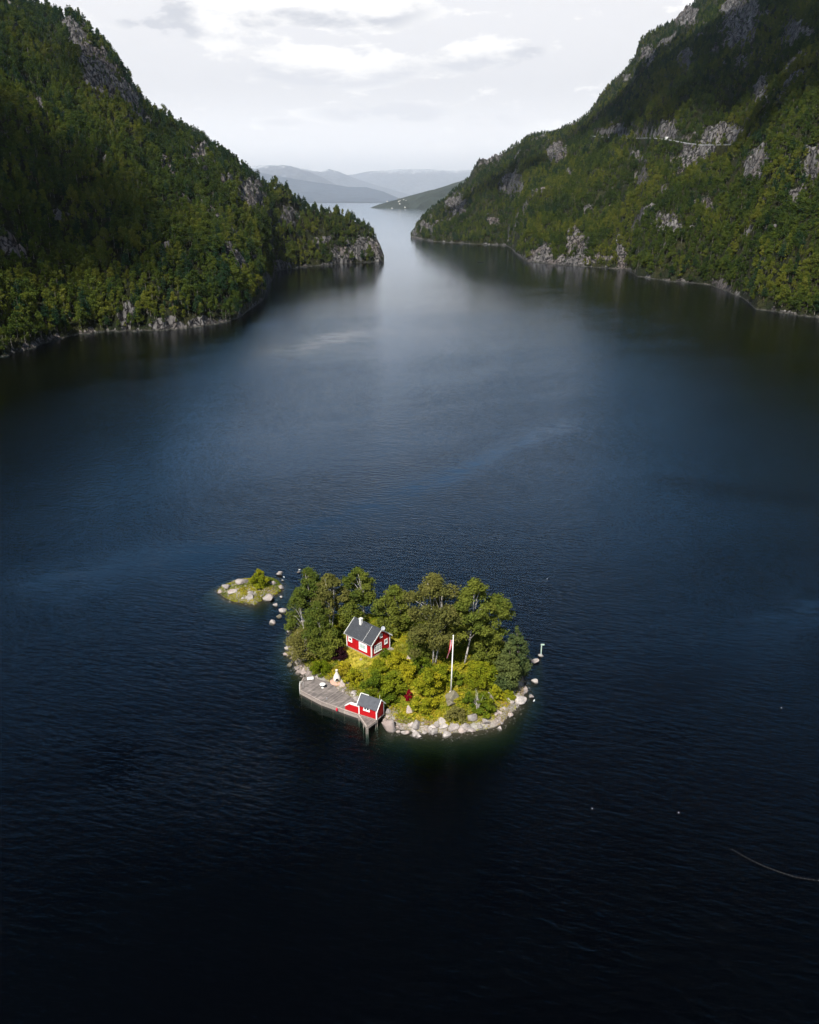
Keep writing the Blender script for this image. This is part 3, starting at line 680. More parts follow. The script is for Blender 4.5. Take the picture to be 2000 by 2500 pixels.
# ------------------------------------------------------------------ trees
def leaf_cloud(centers, radii, n, size, r, up=0.35, shell=0.75, stretch=1.0):
    """n small bent leaf sprays spread through ellipsoidal clumps"""
    centers = np.asarray(centers, float); radii = np.asarray(radii, float)
    if radii.ndim == 1: radii = np.stack([radii, radii, radii * 0.75], 1)
    w = radii.prod(1) ** (2 / 3); k = r.choice(len(centers), n, p=w / w.sum())
    d = r.normal(size=(n, 3)); d /= np.linalg.norm(d, axis=1)[:, None]
    rr = shell + (1 - shell) * r.random(n) ** 0.5; rr *= np.where(r.random(n) < 0.25, r.random(n), 1) * np.where(r.random(n) < 0.30, 1 + 0.6 * r.random(n), 1)
    c = centers[k] + d * rr[:, None] * radii[k]
    nrm = r.normal(size=(n, 3)) + d * 0.6 + np.array([0, 0, up]); nrm /= np.linalg.norm(nrm, axis=1)[:, None]
    a = np.cross(nrm, r.normal(size=(n, 3))); a /= np.linalg.norm(a, axis=1)[:, None]; b = np.cross(nrm, a)
    s = size * (0.6 + 0.8 * r.random(n))[:, None]
    v = np.stack([c - a * s * stretch, c - b * s * .55 + nrm * s * .12, c + a * s * stretch, c + b * s * .55 + nrm * s * .12], 1).reshape(-1, 3)
    return v, np.arange(4 * n).reshape(-1, 4)

def trunk_mb(h, r0, lean=(0, 0), limbs=(), bend=0.15, n=7, rr=None, top=1.0):
    rr = rr or random; mb = MB(); pts = []; rad = []
    for k in range(8):
        u = k / 7 * top
        pts.append((lean[0] * u + bend * math.sin(u * 3.1) * h * 0.05, lean[1] * u + bend * math.cos(u * 4.3) * h * 0.04 - bend * h * .04, h * u - (0.3 if k == 0 else 0))); rad.append(r0 * (1.15 if k == 0 else 1 - 0.82 * u))
    mb.tube(pts, rad, n)
    for (u, tx, ty, tz) in limbs:
        f = u / top * 7; i = min(6, int(f)); g = f - i
        p = Vector(pts[i]).lerp(Vector(pts[i + 1]), g); q = Vector((tx, ty, tz)); mid = p.lerp(q, 0.5) + Vector((0, 0, 0.06 * h))
        r1 = r0 * (1 - 0.8 * u) * 0.55
        mb.tube([p, mid, q], [r1, r1 * .7, r1 * .25], 5)
    return mb

def hill_tree(kind, seed):
    """one tree of the hillside woods, about 10 m tall: (trunk mesh, crown mesh)"""
    r = np.random.default_rng(seed); rp = random.Random(seed)
    if kind == 'pine':
        h = 11.5; c = []; q = []
        for k in range(11):
            u = k / 10; z = h * (0.34 + 0.64 * u); R0 = (1 - u ** 1.7) ** 0.6 * 1.9 + 0.35
            for j in range(3 if u < .8 else 1):
                a = rp.random() * 6.28; o = R0 * (0.35 + 0.4 * rp.random()) * (u < .95)
                c.append((math.cos(a) * o, math.sin(a) * o, z + rp.uniform(-.3, .3))); q.append((R0 * .62, R0 * .62, 0.42))
        v, f = leaf_cloud(c, np.array(q), 900, 0.32, r, 0.6, 0.5)
        tr = trunk_mb(h * .97, 0.2, (rp.uniform(-.5, .5), rp.uniform(-.5, .5)), n=5, rr=rp)
        return tr, v, f
    h = rp.uniform(8.0, 11.0); W = rp.uniform(2.7, 3.8) if kind == 'broad' else rp.uniform(1.7, 2.3); c = []; q = []; limbs = []
    for k in range(15 if kind == 'broad' else 12):
        a = rp.random() * 6.28; u = rp.random() ** 0.8; z = h * (0.26 + 0.68 * u); prof = math.sin(min(1, u * 0.75 + 0.28) * math.pi) ** 0.7
        o = W * prof * rp.uniform(0.2, 0.8); c.append((math.cos(a) * o, math.sin(a) * o, z)); s = W * rp.uniform(0.26, 0.46) * (1.0 - .35 * u); q.append((s, s, s * rp.uniform(.6, .85)))
        if k < 5: limbs.append((min(.75, z / h * .72), c[-1][0], c[-1][1], z))
    c.append((0, 0, h * .93)); q.append((W * .3, W * .3, W * .3))
    v, f = leaf_cloud(c, np.array(q), 1150 if kind == 'broad' else 850, 0.32, r, 0.5, 0.7)
    return trunk_mb(h * .8, 0.10 if kind == 'birch' else 0.14, (rp.uniform(-.6, .6), rp.uniform(-.6, .6)), limbs, n=5, rr=rp), v, f

kinds = ['broad'] * 4 + ['birch'] * 3 + ['pine'] * 3
protos = []
for k, kd in enumerate(kinds):
    tr, v, f = hill_tree(kd, 500 + k)
    cm = mesh_np('crown', v, f, M['pine'] if kd == 'pine' else M['forest'])
    tm = bpy.data.meshes.new('trunk'); tm.from_pydata(tr.v, [], tr.f); tm.materials.append(M['darkbark'] if kd == 'pine' else M['forestbark'])
    # the same two meshes in one, for the mass of the forest
    n = len(tr.v); tf = []
    for p in tr.f:
        if len(p) == 4: tf.append(p)
        else: tf += [(p[0], p[i], p[i + 1], p[i + 1]) for i in range(1, len(p) - 1)]
    tf = [t for t in tf if len(set(t)) == 4]
    jm = mesh_np('forest_tree', np.vstack([np.array(tr.v), v]), np.vstack([np.array(tf), f + n]), M['darkbark'] if kd == 'pine' else M['forestbark'])
    jm.materials.append(M['pine'] if kd == 'pine' else M['forest'])
    mi = np.ones(len(jm.polygons), np.int32); mi[:len(tf)] = 0; jm.polygons.foreach_set('material_index', mi)
    protos.append(dict(kind=kd, trunk=tm, crown=cm, joined=jm))

def sample_trees(H, spacing, seed, side):
    r = np.random.default_rng(seed)
    X, Y, Z, K, T = H['X'], H['Y'], H['Z'], H['rk'], H['T']
    a = lambda Q: (Q[:-1, :-1], Q[:-1, 1:], Q[1:, :-1], Q[1:, 1:])
    x0, x1, x2, x3 = a(X); y0, y1, y2, y3 = a(Y)
    area = np.abs((x3 - x0) * (y2 - y1) - (y3 - y0) * (x2 - x1)) / 2
    dist = np.hypot(x0, y0); px, py = project(x0, y0, Z[:-1, :-1])
    see = (px > -170) & (px < 2170) & (py > -260) & (T[1:, 1:] < 1.5)
    sp = spacing * (0.88 + dist / 5500)
    dens = see / sp ** 2
    cum = np.cumsum((area * dens).ravel()); N = int(cum[-1]); idx = np.searchsorted(cum, r.random(N) * cum[-1])
    u, v = r.random(N), r.random(N)
    def bil(Q):
        q = [w.ravel()[idx] for w in a(Q)]; return (q[0] * (1 - u) + q[1] * u) * (1 - v) + (q[2] * (1 - u) + q[3] * u) * v
    px_, y_, z_, k_, t_ = bil(X), bil(Y), bil(Z), bil(K), bil(T)
    keep = (z_ > 0.75) & (k_ < 0.42 + 0.25 * r.random(N))
    # thin rocky ground keeps a few small trees
    few = (z_ > 2) & (k_ >= 0.42) & (r.random(N) < 0.34)
    m_ = keep | few; small = few & ~keep
    return np.stack([px_, y_, z_, t_, small], 1)[m_]

def place_forest(H, name, spacing, seed, near_n, side):
    P = sample_trees(H, spacing, seed, side); r = np.random.default_rng(seed + 1); n = len(P)
    d = np.hypot(P[:, 0], P[:, 1])
    patch = fbm(P[:, 0] / 55, P[:, 1] / 55, seed=seed + 2)
    t = P[:, 3]
    ppine = 0.03 + 0.62 * sstep(.70, 1.0, t) * (1 if side == 'left' else .35) + 0.28 * sstep(.1, .5, patch) + .22 * sstep(1300, 1700, d)
    u = r.random(n); ispine = u < ppine; isbirch = ~ispine & (r.random(n) < 0.42)
    kind = np.where(ispine, 7 + r.integers(0, 3, n), np.where(isbirch, 4 + r.integers(0, 3, n), r.integers(0, 4, n)))
    clump = 1.6 * fbm(P[:, 0] / 22, P[:, 1] / 22, seed=seed + 4)
    sc = 1.10 * (0.42 + 0.95 * r.random(n) ** 1.5 + 0.22 * clump) * np.where(P[:, 4] > 0, 0.42, 1) * np.where(ispine, .92, 1)
    sc *= 1 - 0.35 * sstep(.55, .95, t) * (side == 'right')
    rz = r.random(n) * 6.283
    # the nearest, largest ones are trees in their own right
    px, py = project(P[:, 0], P[:, 1], P[:, 2] + 4)
    cand = np.where((px > 4) & (px < 1996) & (py > 4))[0]
    size = 8 * sc[cand] / d[cand]; order = cand[np.argsort(-size)][:near_n]
    near = np.zeros(n, bool); near[order] = True
    words = {'broad': ('broadleaf_tree', 'tree'), 'birch': ('birch_tree', 'tree'), 'pine': ('pine_tree', 'tree')}
    lab = {'broad': 'broad leafy tree %s, %s wood, %s', 'birch': 'slender birch %s, %s wood, %s', 'pine': 'dark pine %s, %s wood, %s'}
    for i in order:
        pr = protos[kind[i]]; kd = pr['kind']
        h_ = 'at the water edge' if P[i, 2] < 7 else ('just above the shore' if P[i, 2] < 22 else ('on the lower slope' if P[i, 2] < 55 else 'higher up the slope'))
        q_ = int(px[i] // 100) * 100
        w_ = ('by the picture edge' if (q_ < 100 or q_ >= 1900) else 'beside the outermost trees' if (q_ < 200 or q_ >= 1800) else 'left of the shore rocks' if q_ < 300 else 'above the shore rocks' if q_ < 500 else 'near the wooded point' if q_ < 700 else 'near the pale rock slab')
        w_ = {0: '', 1: 'tall, ', 2: 'low, '}[1 if sc[i] > 1.5 else 2 if sc[i] < 1.3 else 0] + w_
        e = empty(words[kd][0], (P[i, 0], P[i, 1], P[i, 2] - 0.3), rz[i], label=lab[kd] % (h_, side, w_), cat='tree', group='nearest %s trees of the %s hillside' % ({'broad': 'broadleaf', 'birch': 'birch', 'pine': 'pine'}[kd], side))
        e.scale = (sc[i], sc[i], sc[i] * 1.02)
        obj('trunk', pr['trunk'], e); obj('crown', pr['crown'], e)
    far = ~near
    V = P[far, :3].copy(); V[:, 2] -= 0.3
    me = bpy.data.meshes.new(name); me.vertices.add(len(V)); me.vertices.foreach_set('co', V.astype(np.float32).ravel())
    for nm, typ, val in (('tree_kind', 'INT', kind[far].astype(np.int32)), ('tree_scale', 'FLOAT', sc[far].astype(np.float32)), ('tree_turn', 'FLOAT', rz[far].astype(np.float32))):
        at = me.attributes.new(nm, typ, 'POINT'); at.data.foreach_set('value', val)
    o = obj(name, me, kind='stuff', label='dense mixed wood of birch and pine covering the %s hillside' % side, cat='forest')
    ng = bpy.data.node_groups.get('forest_scatter') or forest_group()
    md = o.modifiers.new('trees', 'NODES'); md.node_group = ng
    return n

def forest_group():
    ng = bpy.data.node_groups.new('forest_scatter', 'GeometryNodeTree')
    ng.interface.new_socket('Geometry', in_out='INPUT', socket_type='NodeSocketGeometry')
    ng.interface.new_socket('Geometry', in_out='OUTPUT', socket_type='NodeSocketGeometry')
    N, L = ng.nodes, ng.links
    gi, go = N.new('NodeGroupInput'), N.new('NodeGroupOutput')
    j = N.new('GeometryNodeGeometryToInstance')
    for pr in reversed(protos):
        po = bpy.data.objects.new('tree_model', pr['joined'])
        oi = N.new('GeometryNodeObjectInfo'); oi.inputs['Object'].default_value = po; oi.inputs['As Instance'].default_value = True
        L.new(oi.outputs['Geometry'], j.inputs[0])
    m2p = N.new('GeometryNodeMeshToPoints'); L.new(gi.outputs[0], m2p.inputs[0])
    iop = N.new('GeometryNodeInstanceOnPoints'); L.new(m2p.outputs[0], iop.inputs['Points'])
    def attr(nm, ty):
        a = N.new('GeometryNodeInputNamedAttribute'); a.data_type = ty; a.inputs[0].default_value = nm; return a.outputs[0]
    # nested instances: realise one level so that the list of tree models can be indexed
    sw = N.new('GeometryNodeIndexSwitch'); sw.data_type = 'GEOMETRY'
    L.remove(j.inputs[0].links[0]) if j.inputs[0].links else None
    jj = N.new('GeometryNodeJoinGeometry')
    N.remove(j); N.remove(sw)
    for n_ in [n_ for n_ in N if n_.bl_idname == 'GeometryNodeObjectInfo']:
        pass
    infos = [n_ for n_ in N if n_.bl_idname == 'GeometryNodeObjectInfo']      # in reversed order of protos
    for n_ in infos: L.new(n_.outputs['Geometry'], jj.inputs[0])
    L.new(jj.outputs[0], iop.inputs['Instance']); iop.inputs['Pick Instance'].default_value = True
    L.new(attr('tree_kind', 'INT'), iop.inputs['Instance Index'])
    cx = N.new('ShaderNodeCombineXYZ'); L.new(attr('tree_turn', 'FLOAT'), cx.inputs[2])
    L.new(cx.outputs[0], iop.inputs['Rotation']); L.new(attr('tree_scale', 'FLOAT'), iop.inputs['Scale'])
    L.new(iop.outputs[0], go.inputs[0])
    return ng

nL = place_forest(HL, 'left_forest', 3.75, 900, 170, 'left')
nR = place_forest(HR, 'right_forest', 3.85, 950, 120, 'right')
print('forest', nL, nR)

# ------------------------------------------------------------------ island trees and bushes
def m_per_px(px, py, Y):
    d = ray(px, py); e = ray(px + 1, py); return (e[0] / e[1] - d[0] / d[1]) * Y
def put_tree(name, label, cat, base, cpx, half, top, bot, leaf, bark, n, size, seed, shape='round', trunk_r=0.14, stems=1, group=None, sparse=1.0):
    """a tree whose foot, crown width, crown top and crown bottom are given by where the photograph shows them"""
    r = np.random.default_rng(seed); rp = random.Random(seed)
    B = on_island(*base); Y = B.y; k = m_per_px(base[0], base[1], Y)
    zt = height_at(cpx, top, Y) - B.z; zb = max(height_at(cpx, bot, Y) - B.z, 0.15); W = half * k * (1.0 if shape in ('bush', 'pine') else 1.26); ox = (cpx - base[0]) * k
    root = empty(name, B, 0, label=label, cat=cat, group=group)
    c, q, limbs = [], [], []
    if shape == 'pine':
        nz = 13
        for i in range(nz):
            u = i / (nz - 1); z = zb + (zt - zb) * u; Rr = W * (1.0 - u) ** 0.55 * (0.62 + 0.38 * min(1, u * 4)) + 0.15
            m_ = 6 if u < .8 else 3
            for j in range(m_):
                a = rp.random() * 6.28; o = Rr * rp.uniform(.45, .8) * (u < .96)
                c.append((ox * u + math.cos(a) * o, math.sin(a) * o, z + rp.uniform(-.3, .3))); q.append((max(.25, Rr * .40), max(.25, Rr * .40), .26))
    else:
        cnt = int({'round': 60, 'tall': 44, 'bush': 30}[shape] * sparse)
        for i in range(cnt):
            a = rp.random() * 6.28; u = (i + rp.random()) / cnt
            if shape == 'bush': prof = math.sqrt(max(0, 1 - (u * .92) ** 2)); z = zb + (zt - zb) * u * .86
            else: prof = (math.sin(min(1, u * .80 + .22) * math.pi)) ** 0.6; z = zb + (zt - zb) * (0.04 + 0.90 * u)
            o = 1.0 * W * prof * rp.uniform(.05, 1.0) ** .5; s = W * rp.uniform(.15, .36) if shape != 'tall' else W * rp.uniform(.28, .46)
            s *= (1 - .25 * u)
            c.append((ox * (0.35 + .65 * z / zt) + math.cos(a) * o, math.sin(a) * o * .9, z)); q.append((s, s, s * rp.uniform(.55, .85)))
            if i % 3 == 0 and shape != 'bush': limbs.append((max(.25, min(.85, z / zt * .75)), c[-1][0], c[-1][1], z))
        c.append((ox, 0, zt - W * .18)); q.append((W * .24, W * .24, W * .2))
    v, f = leaf_cloud(c, np.array(q), int(n * 1.45), size * .80, r, 0.5, 0.62)
    v[:, 2] = np.maximum(v[:, 2], 0.02 * zt)
    for s in range(stems):
        if shape == 'bush':
            tb = MB()
            for i in range(6):
                x_, y_, z_ = c[rp.randrange(len(c) // 2 + 1)]; tb.tube([(0.1 * math.cos(i), 0.1 * math.sin(i), -.25), (x_ * .5, y_ * .5, z_ * .7), (x_ * .8, y_ * .8, z_)], [trunk_r, trunk_r * .7, trunk_r * .3], 5)
            tb.build('stem', bark, root, smooth=True)
        else:
            g = (s - (stems - 1) / 2)
            tb = trunk_mb(zt * .93, trunk_r * (1 if stems == 1 else .75), (ox * .9 + g * W * .35, rp.uniform(-.3, .3)), limbs[s::stems], bend=.6, rr=rp, n=8)
            o = tb.build('trunk', bark, root, smooth=True); o.location = (g * .35, 0, 0)
    obj('crown', mesh_np('crown', v, f, leaf), root)
    return root
bb, db = M['birchbark'], M['darkbark']
BI, OL, BU, YB = M['birch'], M['olive'], M['bush'], M['ybush']
tree_rows = [
 ('birch_tree', 'tall loose birch at the back left corner of the island, pale trunk showing', (766, 1545), 761, 27, 1386, 1475, BI, bb, 5200, .21, 'tall', .15, 2),
 ('birch_tree', 'slim birch on the left shore, outermost on the island toward the islet', (745, 1582), 731, 24, 1440, 1560, BI, bb, 5200, .20, 'tall', .13, 1),
 ('birch_tree', 'brownish olive tree behind the slim left birches, level with the cabin roof ridge', (808, 1536), 808, 33, 1402, 1490, OL, bb, 6500, .22, 'round', .16, 2),
 ('birch_tree', 'highest broad crowned tree straight behind the cabin chimney', (889, 1514), 876, 33, 1386, 1475, BI, bb, 7500, .22, 'round', .17, 1),
 ('bushy_tree', 'small rounded tree right behind the back left corner of the cabin roof', (852, 1536), 857, 27, 1469, 1530, BI, bb, 4200, .20, 'round', .12, 1),
 ('birch_tree', 'fresh green birch with white stem in the middle of the left grove', (783, 1612), 780, 29, 1468, 1580, BI, bb, 6200, .21, 'tall', .12, 1),
 ('bare_twiggy_tree', 'brownish thin leaved tree above the boulders of the left shore', (744, 1614), 740, 34, 1536, 1606, OL, bb, 3600, .19, 'round', .10, 2),
 ('broadleaf_tree', 'dark green tree beside the dark maroon bush and the cabin front', (800, 1610), 795, 29, 1530, 1598, BI, db, 5200, .21, 'round', .12, 1),
 ('broadleaf_tree', 'bushy bright green tree just right of the satellite dish behind the cabin', (960, 1546), 964, 39, 1430, 1535, BI, db, 8500, .23, 'round', .16, 3),
 ('birch_tree', 'largest birch on the island, wide olive crown left of the flagpole', (1060, 1622), 1058, 62, 1402, 1588, OL, bb, 13500, .24, 'round', .22, 2),
 ('birch_tree', 'tall birch with long bare trunk just right of the flagpole', (1134, 1622), 1152, 40, 1413, 1545, BI, bb, 8200, .23, 'round', .17, 1),
 ('broadleaf_tree', 'full leafy tree on the right side of the grove, leaning over the far shore', (1166, 1600), 1206, 44, 1452, 1560, BI, db, 8500, .23, 'round', .16, 2),
 ('broadleaf_tree', 'low light green tree under the grove between the birches and the pine', (1186, 1618), 1184, 32, 1555, 1612, BI, db, 4600, .21, 'round', .12, 1),
 ('pine_tree', 'dark bluish pine on the right shore of the island, rear of two', (1262, 1650), 1256, 40, 1536, 1640, M['bluepine'], db, 7500, .21, 'pine', .17, 1),
 ('pine_tree', 'dark bluish pine on the right shore of the island, front one nearest the water', (1232, 1684), 1240, 36, 1568, 1680, M['bluepine'], db, 7000, .21, 'pine', .17, 1),
 ('broadleaf_tree', 'small dark tree tucked between the big birch and the cabin path', (1022, 1612), 1022, 24, 1545, 1606, BI, db, 3400, .21, 'round', .10, 1),
]
for i, (nm, lb, b, cx, hw, tp, bt, lf, bk, n, sz, sh, tr_, st) in enumerate(tree_rows):
    put_tree(nm, lb, 'tree', b, cx, hw, tp, bt, lf, bk, n, sz, 900 + i, sh, tr_, st, sparse=.8 if 'thin' in lb else 1.0)
bush_rows = [
 ('maroon_bush', 'round dark maroon bush at the left corner of the red cabin', (831, 1611), 831, 17, 1580, 1608, M['maroon'], 2600, .15),
 ('crimson_bush', 'small crimson bush between two green bushes above the stony shore', (998, 1712), 998, 9, 1684, 1711, M['crimson'], 900, .13),
 ('green_bush', 'largest dark green bush, directly behind the boathouse', (922, 1716), 916, 40, 1634, 1712, BU, 7000, .19),
 ('green_bush', 'large green bush between the boathouse roof and the crimson bush', (965, 1712), 962, 32, 1640, 1710, BU, 5200, .19),
 ('green_bush', 'bright green bush just below the cabin gable', (940, 1606), 941, 13, 1583, 1605, BU, 1600, .17),
 ('yellow_green_bush', 'yellow green bush in front of the lattice window of the cabin', (968, 1626), 966, 26, 1592, 1624, YB, 3000, .18),
 ('yellow_green_bush', 'yellow green bush halfway between the cabin and the boathouse', (925, 1645), 925, 24, 1612, 1642, YB, 2600, .18),
 ('olive_bush', 'broad olive green bush at the left of the flagpole foot', (1046, 1722), 1046, 42, 1634, 1718, YB, 6800, .19),
 ('yellow_green_bush', 'sunlit yellow bush behind the left of the flagpole', (1075, 1668), 1073, 34, 1626, 1664, YB, 3800, .18),
 ('green_bush', 'light green bush right behind the flagpole rock', (1112, 1672), 1114, 20, 1638, 1670, BU, 2200, .18),
 ('yellow_green_bush', 'sunny low bush under the grove right of the flagpole', (1168, 1668), 1168, 44, 1616, 1662, YB, 5000, .18),
 ('green_bush', 'green bush behind the bare white twigged shrub', (1180, 1740), 1180, 28, 1690, 1736, BU, 3400, .18),
 ('yellow_green_bush', 'bright yellow bush near the right hand boulders', (1208, 1706), 1208, 17, 1672, 1703, M['ybush'], 1800, .17),
 ('green_bush', 'small green bush right of the flagpole rock', (1146, 1720), 1144, 18, 1690, 1718, BU, 1600, .17),
 ('olive_bush', 'low olive bush at the right side path under the pine', (1240, 1706), 1240, 16, 1686, 1704, YB, 1300, .17),
 ('green_bush', 'low green bush just above the long flat boulders of the near shore', (1112, 1758), 1110, 26, 1728, 1754, OL, 2200, .17),
 ('green_bush', 'green bush beneath the large birch trunk', (1030, 1640), 1028, 28, 1604, 1636, BU, 2600, .18),
 ('yellow_green_bush', 'leafy yellow bush left of the large birch, behind the boulders', (998, 1660), 996, 24, 1624, 1658, YB, 2600, .18),
 ('juniper_bush', 'flat bright juniper above the stone heap of the left shore', (782, 1640), 782, 26, 1614, 1636, M['juniper'], 2600, .15),
 ('yellow_green_bush', 'autumn yellow bush left of the cabin behind the maroon bush', (812, 1560), 812, 16, 1530, 1556, YB, 1400, .17),
 ('green_bush', 'low green bush under the trees on the back shore', (820, 1524), 820, 18, 1500, 1520, BU, 1200, .18),
 ('yellow_green_bush', 'orange tinged low bush above the garden fireplace', (838, 1642), 838, 20, 1616, 1638, M['cover'], 1800, .16),
 ('yellow_green_bush', 'yellow bush right of the garden fireplace and its stones', (862, 1668), 862, 22, 1636, 1664, YB, 2200, .17),
 ('green_bush', 'sunlit green shrub standing alone on the stony islet', (637, 1432), 634, 23, 1391, 1428, YB, 3800, .18),
]
for i, (nm, lb, b, cx, hw, tp, bt, lf, n, sz) in enumerate(bush_rows):
    put_tree(nm, lb, 'bush', b, cx, hw, tp, bt + 2, lf, db, n, sz, 1300 + i, 'bush', .05)

# bare, nearly leafless shrub
B = on_island(1164, 1745); e = empty('bare_shrub', B, 0, label='bare white twigged dead shrub above the near stony shore', cat='shrub')
mb = MB(); rp = random.Random(4)
for k in range(9):
    a = rp.random() * 6.28; h = rp.uniform(2.6, 5.2); o = rp.uniform(.3, 1.2)
    p1 = (math.cos(a) * o * .35, math.sin(a) * o * .35, h * .45); p2 = (math.cos(a) * o, math.sin(a) * o, h)
    mb.tube([(0, 0, -.2), p1, p2], [.035, .028, .012], 5)
    for j in range(3):
        b2 = rp.random() * 6.28; mb.tube([p1, (p1[0] + .5 * math.cos(b2), p1[1] + .5 * math.sin(b2), p1[2] + rp.uniform(.6, 1.4))], [.018, .008], 4)
mb.build('branches', M['birchbark'], e)

# ------------------------------------------------------------------ ground cover
def ground_cover(name, n, seed, material, dlo, dhi, size, label, up=2.0, poly=ISL_P, tall=1.0, keep=None):
    r = np.random.default_rng(seed); x0, y0 = poly.min(0); x1, y1 = poly.max(0)
    x = r.uniform(x0, x1, n * 3); y = r.uniform(y0, y1, n * 3); d = sdist(poly, x, y)
    ok = (d > dlo) & (d < dhi)
    ca, sa = math.cos(HOUSE_ROT), math.sin(HOUSE_ROT); lx = (x - HC.x) * ca + (y - HC.y) * sa; ly = -(x - HC.x) * sa + (y - HC.y) * ca
    ok &= ~((lx > -.55) & (lx < 4.8) & (ly > -.45) & (ly < 6.3))
    lawn = (lx > -3.2) & (lx < 4.8) & (ly > -1.5) & (ly < 6.5); ok &= ~(lawn & (r.random(len(x)) < .5)) if tall < 1.5 else ~lawn
    ok &= sdist(DOCK, x, y) < -0.15
    cl = fbm(x * .8, y * .8, seed=seed + 1); ok &= cl > -0.42 + 0.3 * r.random(len(x))
    x, y, cl = x[ok][:n], y[ok][:n], cl[ok][:n]; m_ = len(x)
    z = isl_h(x, y) + 0.1 * r.random(m_) + tall * 0.34 * np.clip(cl + .35, 0, 1) * r.random(m_)
    nrm = r.normal(size=(m_, 3)); nrm[:, 2] += up; nrm /= np.linalg.norm(nrm, axis=1)[:, None]
    a = np.cross(nrm, r.normal(size=(m_, 3))); a /= np.linalg.norm(a, axis=1)[:, None]; b = np.cross(nrm, a); s = size * (.5 + r.random(m_))[:, None]
    c = np.stack([x, y, z], 1)
    v = np.stack([c - a * s, c - b * s * .5, c + a * s, c + b * s * .5], 1).reshape(-1, 3)
    obj(name, mesh_np(name, v, np.arange(4 * m_).reshape(-1, 4), material), kind='stuff', label=label, cat='plants')
DOCKPX = [(741, 1654), (733, 1669), (733, 1687), (784, 1714), (839.5, 1734), (875, 1746), (920, 1759.5), (939, 1742.5), (896, 1723), (867, 1710), (856, 1700), (825, 1684), (813, 1669), (773, 1656)]
DZ = 1.05
DOCK = np.array([gp(x, y, DZ)[:2] for x, y in DOCKPX])
ground_cover('ground_cover', 62000, 61, M['cover'], 1.5, 99, .15, 'low yellow green heath and ferns over the island')
ground_cover('green_undergrowth', 26000, 67, M['ybush'], 2.2, 99, .17, 'low green undergrowth between the island trees', 1.0, tall=1.9)
ground_cover('shore_grass', 20000, 63, M['drygrass'], .5, 2.4, .15, 'dry pale grass along the stony shore', .3)
ground_cover('islet_plants', 9000, 65, M['cover'], .3, 99, .13, 'low yellow green plants on the islet', 1.0, ISLT_P)

# ------------------------------------------------------------------ boulders
def boulder_mesh(seed, sub=3):
    import bmesh
    bm = bmesh.new(); bmesh.ops.create_icosphere(bm, subdivisions=sub, radius=1.0)
    v = np.array([p.co[:] for p in bm.verts]); r = np.random.default_rng(seed)
    for _ in range(9):     # knock flat facets into it
        n = r.normal(size=3); n /= np.linalg.norm(n); k = r.uniform(.42, .80); dd = v @ n; v -= np.outer(np.maximum(dd - k, 0) * .96, n)
    v *= (1 + .22 * fbm(v[:, 0] * 1.4 + seed, v[:, 1] * 1.4, v[:, 2] * 1.4, seed=seed) + .05 * fbm(v[:, 0] * 5 + seed, v[:, 1] * 5, v[:, 2] * 5, seed=seed + 3))[:, None]
    f = np.array([[q.index for q in p.verts] for p in bm.faces]); bm.free()
    return mesh_np('boulder', v, f, M['boulder'], True)
BM_ = [boulder_mesh(70 + k) for k in range(9)]; BS = [boulder_mesh(170 + k, 2) for k in range(6)]
def put_boulder(px, py, w, ratio, label, group=None, seed=0, mi=None, yaw=None, water=False):
    """w: width in pixels of the photograph, ratio: height/width"""
    rp = random.Random(seed * 7 + int(px)); P = on_island(px, py + w * .18); k = m_per_px(px, py, P.y); a = w * k / 2 * (1.25 if w > 12 else 1.1)
    me = (BM_ if w > 9 else BS)[(int(px) + seed) % (9 if w > 9 else 6)]
    if 'mossy' in label or 'cracked rock' in label or 'dark grey' in label or 'dark rounded' in label: me = me.copy(); me.materials[0] = M['mossrock']
    o = obj('boulder', me, None, (P.x, P.y + a * .3, max(P.z, 0) + a * ratio * .35), label=label, cat='boulder', group=group)
    o.scale = (a, a * rp.uniform(.75, 1.0), a * ratio * 1.05); o.rotation_euler = (rp.uniform(-.25, .25), rp.uniform(-.2, .2), rp.uniform(-.35, .35) + (math.pi if rp.random() < .5 else 0))
    return o
